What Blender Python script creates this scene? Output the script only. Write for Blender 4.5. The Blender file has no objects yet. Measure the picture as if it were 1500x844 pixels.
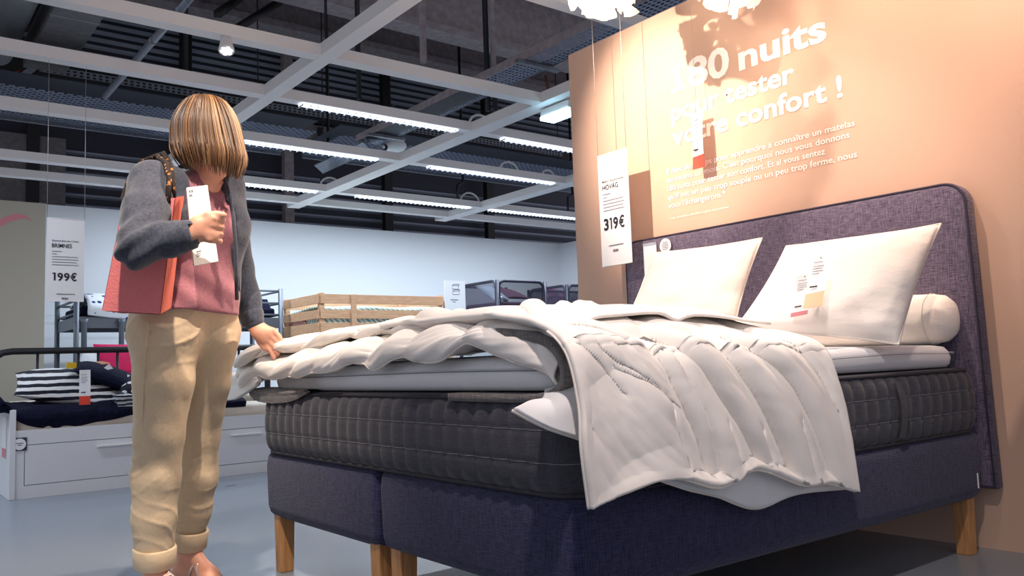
import bpy, bmesh, math, random
import numpy as np
from mathutils import Vector, Matrix
random.seed(7); rng = np.random.default_rng(7)
SC = bpy.context.scene; COL = SC.collection

# ---------------------------------------------------------------- camera
FPX = 1230.14; CAM = np.array([-1.2745, -1.4355, 0.765])
YAW, PITCH, ROLL = math.radians(51.9061), math.radians(5.0887), math.radians(-2.0536)
_f = np.array([math.cos(PITCH)*math.cos(YAW), math.cos(PITCH)*math.sin(YAW), math.sin(PITCH)])
_r = np.cross(_f, [0, 0, 1]); _r /= np.linalg.norm(_r); _u = np.cross(_r, _f)
CR = _r*math.cos(ROLL)+_u*math.sin(ROLL); CU = _u*math.cos(ROLL)-_r*math.sin(ROLL); CF = _f
cam = bpy.data.cameras.new('camera'); co = bpy.data.objects.new('camera', cam); COL.objects.link(co)
cam.sensor_width = 36; cam.lens = 36*FPX/1500; cam.clip_start = 0.02; cam.clip_end = 200
co.matrix_world = Matrix(((CR[0], CU[0], -CF[0], CAM[0]), (CR[1], CU[1], -CF[1], CAM[1]), (CR[2], CU[2], -CF[2], CAM[2]), (0, 0, 0, 1)))
SC.camera = co

# ---------------------------------------------------------------- world, exposure
w = bpy.data.worlds.new('World'); SC.world = w; w.use_nodes = True
bg = w.node_tree.nodes['Background']; bg.inputs[0].default_value = (0.68, 0.69, 0.78, 1); bg.inputs[1].default_value = 0.45
vs = SC.view_settings; vs.view_transform = 'Standard'; vs.look = 'None'; vs.gamma = 1; vs.exposure = 0.85; vs.use_curve_mapping = False

def lin(c):
    return tuple(((v/255)/12.92 if v/255 <= 0.04045 else ((v/255+0.055)/1.055)**2.4) for v in c)
def light(kind, loc, target, power, col=(255, 240, 220), size=0.05, angle=60, blend=0.5, sx=None, sy=None):
    l = bpy.data.lights.new('lamp_light', kind); l.energy = power; l.color = lin(col)
    o = bpy.data.objects.new('lamp_light', l); COL.objects.link(o); o.location = loc
    d = Vector(target)-Vector(loc); o.rotation_euler = d.to_track_quat('-Z', 'Y').to_euler()
    if kind == 'SPOT': l.spot_size = math.radians(angle); l.spot_blend = blend; l.shadow_soft_size = size
    if kind == 'AREA': l.shape = 'RECTANGLE'; l.size = sx; l.size_y = sy
    return o
# track spotlights hung on the white grid (their housings are built further down): position, aim, power, colour, cone, radius
SPOTS = [((0.55, 1.85, 2.92), (2.13, 1.50, 2.02), 265, (255, 226, 204), 50, 1.0, 0.012),
         ((1.20, 0.35, 2.92), (1.55, 0.75, 0.95), 88, (255, 230, 212), 85, 0.9, 0.03),
         ((1.20, -0.55, 2.92), (2.13, 0.10, 2.05), 105, (255, 214, 188), 75, 1.0, 0.04),
         ((0.45, 0.70, 2.92), (0.35, 0.75, 0.8), 80, (255, 238, 226), 80, 0.9, 0.03),
         ((0.35, 0.95, 2.92), (-0.35, 1.60, 1.25), 110, (255, 230, 206), 48, 0.8, 0.03),
         ((-0.95, 0.25, 2.92), (-0.45, 1.62, 0.8), 190, (255, 238, 220), 52, 0.9, 0.03),
         ((-0.60, -1.00, 2.92), (0.55, -0.05, 0.60), 125, (255, 238, 230), 52, 1.0, 0.05)]
for p, t, e, c, a, b, s in SPOTS: light('SPOT', p, t, e, c, s, a, b)
# fluorescent louvre lamps in the grid beams: x0, x1, y (each built further down but the last, a bare light), cool white
TUBES = [(1.62, 3.20, 5.05, 16), (1.50, 3.10, 6.42, 20), (-4.2, -2.3, 6.42, 20), (3.75, 5.55, 5.05, 14), (3.75, 5.60, 6.42, 20), (1.55, 3.25, 8.25, 34), (3.80, 5.60, 8.25, 36), (5.95, 7.9, 8.25, 30), (-3.4, -1.5, 8.25, 30), (-2.6, -0.8, 4.0, 26)]  # left lamps on the third and far beams are added, out of view
for x0, x1, y, e in TUBES: light('AREA', ((x0+x1)/2, y, 2.955), ((x0+x1)/2, y, 0), e, (226, 240, 255), sx=x1-x0, sy=0.08)

# ---------------------------------------------------------------- helpers
def ray(x, y): return CR*((x-750)/FPX)-CU*((y-422.99)/FPX)+CF
def P(x, y, ax, val):
    d = ray(x, y); return CAM+d*((val-CAM[ax])/d[ax])
def D(x, y, dep): return CAM+ray(x, y)*dep
def tag(o, label=None, cat=None, group=None, kind=None):
    if label: o['label'] = label
    if cat: o['category'] = cat
    if group: o['group'] = group
    if kind: o['kind'] = kind
    return o
def thing(name, label, cat, loc=(0, 0, 0), group=None):
    o = bpy.data.objects.new(name, None); COL.objects.link(o); o.location = loc; o.empty_display_size = 0.05
    return tag(o, label, cat, group)
def link(name, me, m=None, parent=None, smooth=False, loc=None):
    o = bpy.data.objects.new(name, me); COL.objects.link(o)
    if m is not None and not me.materials: me.materials.append(m)
    if parent is not None:
        o.parent = parent
        if loc is None: o.location = -parent_world(parent)
        else: o.location = Vector(loc)-parent_world(parent)
    elif loc is not None: o.location = loc
    if smooth: me.polygons.foreach_set('use_smooth', [True]*len(me.polygons))
    return o
def parent_world(p):
    v = Vector((0, 0, 0))
    while p is not None: v = v+p.location; p = p.parent
    return v
def pymesh(name, v, f):
    me = bpy.data.meshes.new(name); me.from_pydata([tuple(map(float, q)) for q in v], [], [tuple(q) for q in f]); me.update(); return me
class MB:
    def __init__(s): s.v = []; s.f = []
    def add(s, v, f):
        n = len(s.v); s.v += [tuple(map(float, q)) for q in v]; s.f += [tuple(i+n for i in q) for q in f]; return s
    def box(s, a, b):
        x0, y0, z0 = a; x1, y1, z1 = b
        return s.add([(x0, y0, z0), (x1, y0, z0), (x1, y1, z0), (x0, y1, z0), (x0, y0, z1), (x1, y0, z1), (x1, y1, z1), (x0, y1, z1)],
                     [(0, 3, 2, 1), (4, 5, 6, 7), (0, 1, 5, 4), (1, 2, 6, 5), (2, 3, 7, 6), (3, 0, 4, 7)])
    def hexa(s, c):   # 8 corners, bottom loop then top loop
        return s.add(c, [(0, 3, 2, 1), (4, 5, 6, 7), (0, 1, 5, 4), (1, 2, 6, 5), (2, 3, 7, 6), (3, 0, 4, 7)])
    def tube(s, pts, r, n=8, closed=False, caps=True, up=None):
        pts = [np.array(p, float) for p in pts]; m = len(pts)
        rs = r if hasattr(r, '__len__') else [r]*m
        v = []; prev = None
        for i in range(m):
            a = pts[i-1] if (i > 0 or closed) else pts[i]; b = pts[(i+1) % m] if (i < m-1 or closed) else pts[i]
            t = b-a; L = np.linalg.norm(t); t = t/L if L > 1e-9 else np.array([0, 0, 1.])
            if prev is None:
                h = np.array(up if up is not None else ((0, 0, 1) if abs(t[2]) < 0.9 else (1, 0, 0)), float)
            else: h = prev
            e1 = h-t*np.dot(h, t); e1 /= max(np.linalg.norm(e1), 1e-9); prev = e1; e2 = np.cross(t, e1)
            for k in range(n):
                an = 2*math.pi*(k+0.5)/n; v.append(pts[i]+rs[i]*(math.cos(an)*e1+math.sin(an)*e2))
        f = []
        for i in range(m if closed else m-1):
            j = (i+1) % m
            for k in range(n):
                q = (k+1) % n; f.append((i*n+k, i*n+q, j*n+q, j*n+k))
        if caps and not closed: f.append(tuple(range(n-1, -1, -1))); f.append(tuple((m-1)*n+k for k in range(n)))
        return s.add(v, f)
    def lathe(s, c, prof, n=20, axis=(0, 0, 1)):
        ax = np.array(axis, float); ax /= np.linalg.norm(ax); h = np.array((1, 0, 0) if abs(ax[0]) < 0.9 else (0, 1, 0), float)
        e1 = np.cross(ax, h); e1 /= np.linalg.norm(e1); e2 = np.cross(ax, e1); v = []; f = []
        for r, z in prof:
            for k in range(n):
                a = 2*math.pi*k/n; v.append(np.array(c)+ax*z+r*(math.cos(a)*e1+math.sin(a)*e2))
        for i in range(len(prof)-1):
            for k in range(n): q = (k+1) % n; f.append((i*n+k, i*n+q, (i+1)*n+q, (i+1)*n+k))
        f.append(tuple(range(n-1, -1, -1))); f.append(tuple((len(prof)-1)*n+k for k in range(n)))
        return s.add(v, f)
    def grid(s, G, flip=False, closed_u=False):
        G = np.asarray(G); a, b = G.shape[:2]; f = []
        for i in range(a if closed_u else a-1):
            j = (i+1) % a
            for k in range(b-1):
                q = (i*b+k, j*b+k, j*b+k+1, i*b+k+1); f.append(q[::-1] if flip else q)
        return s.add(G.reshape(-1, 3), f)
    def build(s, name, m, parent=None, smooth=False, bevel=0, seg=2):
        me = pymesh(name, s.v, s.f)
        if bevel:
            bm = bmesh.new(); bm.from_mesh(me)
            bmesh.ops.bevel(bm, geom=bm.edges[:], offset=bevel, segments=seg, profile=0.5, affect='EDGES', clamp_overlap=True)
            bm.to_mesh(me); bm.free()
        o = link(name, me, m, parent, smooth)
        if bevel and not smooth: me.polygons.foreach_set('use_smooth', [False]*len(me.polygons))
        return o
def box(name, a, b, m, parent=None, bevel=0.0, seg=2, smooth=False): return MB().box(a, b).build(name, m, parent, smooth, bevel, seg)
def tube(name, pts, r, m, parent=None, n=8, closed=False): return MB().tube(pts, r, n, closed).build(name, m, parent, True)
def struct(o, label, cat='structure'):
    o['kind'] = 'structure'; o['label'] = label; o['category'] = cat; return o
def catmull(C, nu, nv):
    C = np.asarray(C, float)
    def up(A, n):
        m = A.shape[0]; E = np.concatenate([2*A[:1]-A[1:2], A, 2*A[-1:]-A[-2:-1]]); t = np.linspace(0, m-1, n); i = np.minimum(t.astype(int), m-2); w = (t-i)
        w = w.reshape((-1,)+(1,)*(A.ndim-1)); p0, p1, p2, p3 = E[i], E[i+1], E[i+2], E[i+3]
        return 0.5*(2*p1+(p2-p0)*w+(2*p0-5*p1+4*p2-p3)*w**2+(3*p1-p0-3*p2+p3)*w**3)
    A = up(C, nu); A = np.swapaxes(up(np.swapaxes(A, 0, 1), nv), 0, 1); return A
def vnoise(p, seed=0):   # smooth value noise on an array of points (...,3)
    p = np.asarray(p, float); i = np.floor(p).astype(np.int64); w = p-i; w = w*w*(3-2*w); out = 0
    def h(a):
        n = (a[..., 0]*374761393+a[..., 1]*668265263+a[..., 2]*2147483647+seed*1274126177) & 0xffffffff
        n = ((n ^ (n >> 13))*1274126177) & 0xffffffff; n = n ^ (n >> 16); return (n & 0xffff)/65535.0*2-1
    for dx in (0, 1):
        for dy in (0, 1):
            for dz in (0, 1):
                wt = (w[..., 0] if dx else 1-w[..., 0])*(w[..., 1] if dy else 1-w[..., 1])*(w[..., 2] if dz else 1-w[..., 2])
                out = out+wt*h(i+np.array([dx, dy, dz]))
    return out
def gnormals(G):
    du = np.gradient(G, axis=0); dv = np.gradient(G, axis=1); n = np.cross(du, dv); return n/np.maximum(np.linalg.norm(n, axis=-1, keepdims=True), 1e-9)

# ------------------------------------------------ signed-distance bodies (organic shapes), meshed with surface nets
class SDF:
    def __init__(s, lo, hi, h):
        s.lo = np.array(lo, float); s.h = h; s.n = np.ceil((np.array(hi)-s.lo)/h).astype(int)+1
        s.V = np.full(s.n, 0.2, np.float32)
    def _win(s, lo, hi, mar=0.07):
        a = np.clip(np.floor((lo-mar-s.lo)/s.h).astype(int), 0, s.n-1); b = np.clip(np.ceil((hi+mar-s.lo)/s.h).astype(int)+1, 1, s.n)
        ax = [(s.lo[k]+np.arange(a[k], b[k])*s.h).astype(np.float32) for k in range(3)]
        X = np.stack(np.meshgrid(*ax, indexing='ij'), -1); return tuple(slice(a[k], b[k]) for k in range(3)), X
    def _mix(s, sl, d, k, sub=False):
        V = s.V[sl]
        if sub: s.V[sl] = np.maximum(V, -d); return
        if k <= 0: s.V[sl] = np.minimum(V, d); return
        hh = np.clip(0.5+0.5*(V-d)/k, 0, 1); s.V[sl] = V*(1-hh)+d*hh-k*hh*(1-hh)
    def cone(s, a, b, ra, rb, k=0.02, flat=None):   # tapered capsule
        a = np.array(a, float); b = np.array(b, float); R = max(ra, rb)
        sl, X = s._win(np.minimum(a, b)-R, np.maximum(a, b)+R); ba = b-a; t = np.clip(((X-a)@ba)/max(ba@ba, 1e-9), 0, 1)
        d = np.linalg.norm(X-a-t[..., None]*ba, axis=-1)-(ra+(rb-ra)*t); s._mix(sl, d, k); return s
    def chain(s, pts, rs, k=0.02):
        for i in range(len(pts)-1): s.cone(pts[i], pts[i+1], rs[i], rs[i+1], k)
        return s
    def ell(s, c, axes, rad, k=0.02, sub=False):
        c = np.array(c, float); A = np.array(axes, float); R = max(rad); sl, X = s._win(c-R, c+R); q = (X-c)@A.T/np.array(rad)
        l = np.linalg.norm(q, axis=-1); d = (l-1)*min(rad)*1.0; s._mix(sl, d.astype(np.float32), k, sub); return s
    def cut(s, fn):   # remove the region where fn(X) < 0
        sl, X = s._win(s.lo, s.lo+s.h*s.n); s.V = np.maximum(s.V, -fn(X)).astype(np.float32); return s
    def mesh(s, name):
        V = s.V; n = np.array(V.shape)-1; ins = V < 0
        cnt = np.zeros(n, np.int8); cs = [(i, j, k) for i in (0, 1) for j in (0, 1) for k in (0, 1)]
        cut = lambda A, c: A[c[0]:c[0]+n[0], c[1]:c[1]+n[1], c[2]:c[2]+n[2]]
        for c in cs: cnt += cut(ins, c)
        act = (cnt > 0) & (cnt < 8); idx = np.argwhere(act); acc = np.zeros((len(idx), 3)); w = np.zeros(len(idx))
        cv = {c: V[idx[:, 0]+c[0], idx[:, 1]+c[1], idx[:, 2]+c[2]] for c in cs}
        for c in cs:
            for ax in range(3):
                if c[ax]: continue
                e = list(c); e[ax] = 1; e = tuple(e); a, b = cv[c], cv[e]; m = (a < 0) != (b < 0)
                t = np.where(m, a/np.where(m, a-b, 1), 0); p = np.array(c, float)[None].repeat(len(idx), 0); p[:, ax] = t
                acc[m] += p[m]; w[m] += 1
        v = s.lo+(idx+acc/np.maximum(w, 1)[:, None])*s.h
        num = np.full(n, -1, np.int64); num[act] = np.arange(len(idx)); F = []
        for ax in range(3):
            o1, o2 = [(1, 2), (2, 0), (0, 1)][ax]
            e = np.argwhere(np.take(ins, range(0, V.shape[ax]-1), ax) != np.take(ins, range(1, V.shape[ax]), ax))
            e = e[(e[:, o1] > 0) & (e[:, o2] > 0) & (e[:, o1] < n[o1]) & (e[:, o2] < n[o2])]
            st = ins[e[:, 0], e[:, 1], e[:, 2]]; q = []
            for d1, d2 in ((0, 0), (1, 0), (1, 1), (0, 1)):
                c = e.copy(); c[:, o1] -= d1; c[:, o2] -= d2; q.append(num[c[:, 0], c[:, 1], c[:, 2]])
            q = np.stack(q, 1); q[~st] = q[~st][:, ::-1]; F.append(q)
        F = np.concatenate(F); F = F[(F >= 0).all(1)]
        return v, F
def smooth_mesh(v, F, it=2, lam=0.5):
    n = len(v)
    for _ in range(it):
        acc = np.zeros_like(v); c = np.zeros(n)
        for k in range(4):
            np.add.at(acc, F[:, k], v[F[:, (k+1) % 4]]); np.add.at(acc, F[:, k], v[F[:, (k+3) % 4]]); np.add.at(c, F[:, k], 2)
        v = v+(acc/np.maximum(c, 1)[:, None]-v)*lam
    return v
def vnormals(v, F):
    n = np.cross(v[F[:, 2]]-v[F[:, 0]], v[F[:, 3]]-v[F[:, 1]]); o = np.zeros_like(v)
    for k in range(4): np.add.at(o, F[:, k], n)
    return o/np.maximum(np.linalg.norm(o, axis=1, keepdims=True), 1e-12)
def sdf_obj(name, s, m, parent, it=2, disp=None):
    v, F = s.mesh(name); v = smooth_mesh(v, F, it)
    if disp is not None: v = v+vnormals(v, F)*disp(v)[:, None]
    me = bpy.data.meshes.new(name); me.vertices.add(len(v)); me.vertices.foreach_set('co', v.ravel()); me.loops.add(F.size); me.loops.foreach_set('vertex_index', F.ravel().astype(np.int32))
    me.polygons.add(len(F)); me.polygons.foreach_set('loop_start', np.arange(0, F.size, 4, dtype=np.int32)); me.update(calc_edges=True); me.validate()
    return link(name, me, m, parent, True)

# ---------------------------------------------------------------- materials
M = {}
def mat(name, col, rough=0.6, metal=0.0, col2=None, nscale=30, bump=0.0, bscale=60, stretch=(1, 1, 1), sheen=0.0, emit=None, estr=0.0, spec=0.5, alpha=1.0):
    m = bpy.data.materials.new(name); m.use_nodes = True; nt = m.node_tree; b = nt.nodes['Principled BSDF']; M[name] = m
    b.inputs['Base Color'].default_value = (*lin(col), 1); b.inputs['Roughness'].default_value = rough; b.inputs['Metallic'].default_value = metal
    b.inputs['Specular IOR Level'].default_value = spec
    if sheen: b.inputs['Sheen Weight'].default_value = sheen
    if emit: b.inputs['Emission Color'].default_value = (*lin(emit), 1); b.inputs['Emission Strength'].default_value = estr
    if alpha < 1: b.inputs['Alpha'].default_value = alpha
    tc = nt.nodes.new('ShaderNodeTexCoord'); mp = nt.nodes.new('ShaderNodeMapping'); nt.links.new(tc.outputs['Object'], mp.inputs[0]); mp.inputs['Scale'].default_value = stretch
    if col2 is not None:
        n = nt.nodes.new('ShaderNodeTexNoise'); n.inputs['Scale'].default_value = nscale; n.inputs['Detail'].default_value = 4; nt.links.new(mp.outputs[0], n.inputs[0])
        r = nt.nodes.new('ShaderNodeValToRGB'); r.color_ramp.elements[0].position = 0.35; r.color_ramp.elements[1].position = 0.65
        r.color_ramp.elements[0].color = (*lin(col), 1); r.color_ramp.elements[1].color = (*lin(col2), 1)
        nt.links.new(n.outputs['Fac'], r.inputs[0]); nt.links.new(r.outputs[0], b.inputs['Base Color'])
    if bump:
        n = nt.nodes.new('ShaderNodeTexNoise'); n.inputs['Scale'].default_value = bscale; n.inputs['Detail'].default_value = 3; nt.links.new(mp.outputs[0], n.inputs[0])
        bp = nt.nodes.new('ShaderNodeBump'); bp.inputs['Strength'].default_value = bump; bp.inputs['Distance'].default_value = 0.01
        nt.links.new(n.outputs['Fac'], bp.inputs['Height']); nt.links.new(bp.outputs[0], b.inputs['Normal'])
    return m
def linen(name, c1, c2, scale=340, rough=0.9, bump=0.35):
    """melange weave: noises stretched along and across, mixed"""
    m = mat(name, c1, rough, spec=0.2, sheen=0.15); nt = m.node_tree; b = nt.nodes['Principled BSDF']; tc = nt.nodes['Texture Coordinate']; fac = None
    for st in ((0.08, 0.08, 1.0), (1.0, 1.0, 0.07)):
        mp = nt.nodes.new('ShaderNodeMapping'); mp.inputs['Scale'].default_value = st; nt.links.new(tc.outputs['Object'], mp.inputs[0])
        n = nt.nodes.new('ShaderNodeTexNoise'); n.inputs['Scale'].default_value = scale; n.inputs['Detail'].default_value = 2; nt.links.new(mp.outputs[0], n.inputs[0])
        if fac is None: fac = n.outputs['Fac']
        else:
            a = nt.nodes.new('ShaderNodeMath'); a.operation = 'ADD'; nt.links.new(fac, a.inputs[0]); nt.links.new(n.outputs['Fac'], a.inputs[1]); fac = a.outputs[0]
    r = nt.nodes.new('ShaderNodeMapRange'); r.inputs[1].default_value = 0.75; r.inputs[2].default_value = 1.25; nt.links.new(fac, r.inputs[0])
    mx = nt.nodes.new('ShaderNodeMix'); mx.data_type = 'RGBA'; mx.inputs[6].default_value = (*lin(c1), 1); mx.inputs[7].default_value = (*lin(c2), 1)
    nt.links.new(r.outputs[0], mx.inputs[0]); nt.links.new(mx.outputs[2], b.inputs['Base Color'])
    bp = nt.nodes.new('ShaderNodeBump'); bp.inputs['Strength'].default_value = bump; bp.inputs['Distance'].default_value = 0.004; nt.links.new(r.outputs[0], bp.inputs['Height']); nt.links.new(bp.outputs[0], b.inputs['Normal'])
    return m
def banded(name, c1, c2, scale, axis='Z', rough=0.9, distort=0.0, width=0.5, kind='wave'):
    m = mat(name, c1, rough); nt = m.node_tree; b = nt.nodes['Principled BSDF']; tc = nt.nodes['Texture Coordinate']
    if kind == 'wave':
        n = nt.nodes.new('ShaderNodeTexWave'); n.bands_direction = axis; n.inputs['Scale'].default_value = scale; n.inputs['Distortion'].default_value = distort; n.inputs['Detail Scale'].default_value = 1.5; out = n.outputs['Fac']
    else:
        n = nt.nodes.new('ShaderNodeTexVoronoi'); n.inputs['Scale'].default_value = scale; n.inputs['Randomness'].default_value = 0.25 if kind == 'dots' else 1.0; out = n.outputs['Distance']
    nt.links.new(tc.outputs['Object'], n.inputs[0])
    r = nt.nodes.new('ShaderNodeValToRGB'); r.color_ramp.interpolation = 'CONSTANT'; r.color_ramp.elements[0].color = (*lin(c1), 1); r.color_ramp.elements[1].color = (*lin(c2), 1); r.color_ramp.elements[1].position = width
    nt.links.new(out, r.inputs[0]); nt.links.new(r.outputs[0], b.inputs['Base Color']); return m
mat('beige_wall', (198, 165, 145), 0.75, bump=0.05, bscale=300)
mat('lettering', (250, 246, 240), 0.5)
mat('white_wall', (226, 230, 234), 0.8, bump=0.03, bscale=200)
mat('grey_wall', (170, 164, 150), 0.85, bump=0.03, bscale=200)
mat('pink_print', (205, 130, 140), 0.8)
mat('floor', (124, 134, 146), 0.24, col2=(128, 137, 148), nscale=90, bump=0.02, bscale=150)
mat('grid_white', (236, 232, 230), 0.5)
mat('dark_deck', (78, 72, 80), 0.8, col2=(90, 84, 92), nscale=8)
mat('girder', (168, 156, 158), 0.85, col2=(146, 136, 140), nscale=12, bump=0.2, bscale=40)
mat('cladding', (58, 60, 72), 0.6, metal=0.2)
mat('cladding_rib', (150, 156, 172), 0.5)
mat('concrete', (122, 118, 120), 0.9, col2=(108, 105, 108), nscale=14, bump=0.2, bscale=40)
mat('black_steel', (26, 26, 30), 0.55)
mat('galv', (120, 126, 136), 0.4, metal=0.6, col2=(140, 146, 156), nscale=30)
mat('tray_blue', (140, 150, 172), 0.45, metal=0.4)
mat('duct', (150, 152, 154), 0.5, metal=0.3, col2=(138, 140, 142), nscale=6)
mat('red_cable', (150, 62, 40), 0.5)
mat('rust', (110, 66, 50), 0.7)
mat('tube_light', (255, 255, 255), 0.5, emit=(222, 236, 255), estr=1.7)
mat('led', (255, 255, 255), 0.5, emit=(235, 242, 255), estr=9.0)
mat('cyan_light', (255, 255, 255), 0.5, emit=(170, 232, 255), estr=4.0)
mat('louvre', (225, 230, 238), 0.25, metal=0.3)
mat('white_plastic', (232, 232, 232), 0.4)
mat('wire', (190, 180, 172), 0.4, metal=0.5)
mat('dark_wire', (52, 52, 56), 0.5)
mat('sign_white', (236, 236, 238), 0.45)
mat('ink', (22, 20, 40), 0.6)
mat('ink_soft', (110, 110, 122), 0.7)
mat('red_print', (222, 64, 44), 0.6)
mat('yellow_print', (226, 190, 40), 0.6)
mat('orange_print', (240, 186, 150), 0.7)  # the tag end's overexposed paleness is put into this colour
linen('linen_head', (66, 60, 80), (122, 112, 132))
linen('linen_base', (26, 28, 54), (58, 58, 92))
mat('head_piping', (48, 42, 60), 0.8)
linen('mattress_cloth', (54, 54, 62), (70, 70, 78), scale=500, bump=0.2)
mat('seam_thread', (128, 128, 134), 0.8)
mat('mattress_piping', (44, 44, 52), 0.8)
mat('oak', (166, 116, 70), 0.55, col2=(190, 140, 90), nscale=14, stretch=(6, 6, 0.5), bump=0.1, bscale=40)
mat('pine', (196, 150, 112), 0.6, col2=(214, 172, 134), nscale=10, stretch=(0.6, 4, 6), bump=0.05)
mat('duvet_white', (236, 230, 224), 0.85, bump=0.12, bscale=26, sheen=0.1, spec=0.2)
mat('duvet_lining', (222, 222, 224), 0.85, bump=0.1, bscale=30, spec=0.2)
mat('pillow_white', (240, 232, 224), 0.85, bump=0.3, bscale=14, stretch=(1, 1, 2.2), spec=0.2)
mat('pillow_piping', (232, 222, 212), 0.8)
mat('topper_white', (230, 231, 234), 0.85, bump=0.1, bscale=300, spec=0.2)
linen('topper_grey', (92, 88, 88), (128, 122, 120), scale=300)
mat('skin', (222, 164, 138), 0.5, col2=(214, 152, 126), nscale=18, spec=0.35)
mat('tshirt', (152, 96, 106), 0.95, col2=(166, 112, 122), nscale=160, bump=0.2, bscale=18, sheen=0.2, spec=0.15)
mat('cardigan', (56, 60, 72), 0.95, col2=(72, 76, 88), nscale=120, bump=0.25, bscale=22, sheen=0.2, spec=0.15)
mat('chino', (208, 184, 152), 0.9, col2=(212, 189, 158), nscale=90, bump=0.12, bscale=70, stretch=(1, 1, 0.8), sheen=0.1, spec=0.15)
mat('coral_bag', (224, 124, 126), 0.85, col2=(228, 132, 132), nscale=140, bump=0.2, bscale=120, spec=0.2)
mat('coral_gusset_lit', (226, 124, 108), 0.85, spec=0.2)  # bag fabric with the orange light on this side put into the colour
banded('strap', (150, 100, 52), (34, 22, 20), 60, kind='vor', width=0.30)
mat('box_card', (226, 220, 212), 0.6)
mat('box_side', (206, 190, 186), 0.6)
mat('clear_strap', (196, 176, 170), 0.15, spec=0.9)
mat('lacquer', (222, 224, 228), 0.4)
mat('gap_dark', (60, 62, 68), 0.8)
mat('cream_mattress', (206, 196, 182), 0.9, bump=0.2, bscale=80)
mat('navy_cloth', (13, 14, 34), 0.95, col2=(20, 22, 46), nscale=30, bump=0.5, bscale=40, spec=0.15)
banded('stripes', (16, 18, 36), (226, 226, 226), 6.5, 'Z', distort=1.2, width=0.5)
banded('stripes_fold', (16, 18, 36), (220, 222, 224), 11, 'Z', distort=1.5, width=0.5)
banded('polka', (226, 226, 230), (16, 18, 34), 17, kind='dots', width=0.34)
mat('magenta', (214, 30, 92), 0.9, bump=0.3, bscale=20)
mat('yellow_cloth', (220, 178, 40), 0.9)
mat('white_cloth', (226, 228, 232), 0.9, bump=0.3, bscale=20)
mat('grey_metal', (98, 104, 114), 0.45, metal=0.2)
mat('dark_metal', (46, 46, 60), 0.45, metal=0.2)
mat('mesh_cloth', (58, 54, 74), 0.9, alpha=0.62)
banded('print_blue', (34, 54, 110), (226, 230, 236), 13, kind='vor', width=0.30)
banded('print_teal', (236, 238, 236), (104, 178, 168), 9, 'DIAGONAL', width=0.62, distort=3)
banded('print_red', (170, 40, 44), (230, 230, 228), 12, 'DIAGONAL', width=0.6, distort=2)
banded('print_pink', (236, 190, 210), (206, 108, 150), 10, kind='vor', width=0.5)
mat('plum_cloth', (82, 50, 66), 0.9, bump=0.5, bscale=12)
mat('plastic_film', (186, 200, 214), 0.15, alpha=0.6, spec=0.8)
mp_ = mat('paper', (252, 248, 244), 0.8); nt = mp_.node_tree; tl = nt.nodes.new('ShaderNodeBsdfTranslucent'); tl.inputs[0].default_value = (0.95, 0.92, 0.88, 1); mxs = nt.nodes.new('ShaderNodeMixShader'); mxs.inputs[0].default_value = 0.45
nt.links.new(nt.nodes['Principled BSDF'].outputs[0], mxs.inputs[1]); nt.links.new(tl.outputs[0], mxs.inputs[2]); nt.links.new(mxs.outputs[0], nt.nodes['Material Output'].inputs[0])
mat('sticker_navy', (40, 46, 70), 0.6)
mh = mat('hair', (110, 70, 44), 0.42, spec=0.6); nt = mh.node_tree; at_ = nt.nodes.new('ShaderNodeAttribute'); at_.attribute_name = 'Col'; nt.links.new(at_.outputs['Color'], nt.nodes['Principled BSDF'].inputs['Base Color'])

def text(body, origin, rv, uv, height, width, m, parent, name='lettering', bold=0.0, ext=0.0):
    """flat lettering: cap height and total width in metres, baseline starts at origin"""
    cu = bpy.data.curves.new('t', 'FONT'); cu.body = body; cu.offset = bold; cu.extrude = ext; cu.resolution_u = 3; cu.size = 1
    to = bpy.data.objects.new('t', cu); COL.objects.link(to); dg = bpy.context.evaluated_depsgraph_get(); dg.update()
    me = bpy.data.meshes.new_from_object(to.evaluated_get(dg)); bpy.data.objects.remove(to); bpy.data.curves.remove(cu)
    n = len(me.vertices); a = np.zeros(n*3); me.vertices.foreach_get('co', a); a = a.reshape(-1, 3)
    x0, x1 = a[:, 0].min(), a[:, 0].max(); sy = height/0.72; sx = (width/(x1-x0)) if width else sy
    rv = np.array(rv, float); uv = np.array(uv, float); nv = np.cross(rv, uv)
    b = np.array(origin)+(a[:, :1]-x0)*sx*rv+a[:, 1:2]*sy*uv+a[:, 2:3]*nv
    me.vertices.foreach_set('co', b.ravel()); me.update(); me.materials.clear()
    return link(name, me, m, parent)

# ================================================================ SETTING
WX = 2.135
struct(MB().add([(-9, -6, 0), (14, -6, 0), (14, 14, 0), (-9, 14, 0)], [(0, 1, 2, 3)]).build('floor', M['floor']), 'smooth blue-grey vinyl shop floor', 'floor')
o = MB().box((0.735, 4.35, -0.0005), (0.80, 4.36, 0.0012)).build('floor_slot', M['black_steel']); tag(o, 'thin dark slot in the grey floor behind the bed leg', 'floor slot')
wall_r = struct(MB().box((WX, -3.2, 0), (WX+0.06, 2.27, 2.635)).build('wall_right', M['beige_wall']), 'beige display wall with white lettering behind the bed head', 'wall')
struct(MB().box((-6, 10.0, 0), (8.83, 10.1, 2.895)).build('wall_back', M['white_wall']), 'white partition wall at the back behind the bunk beds', 'wall')
struct(MB().box((8.83, 4.2, 0), (8.93, 10.1, 2.895)).build('wall_side', M['white_wall']), 'white side partition meeting the back wall at a corner', 'wall')
wall_l = struct(MB().box((-4.5, 8.0, 0), (0.2, 8.08, 2.53)).build('wall_left', M['grey_wall']), 'greige partition wall on the left with a pink brush stroke', 'wall')
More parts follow.
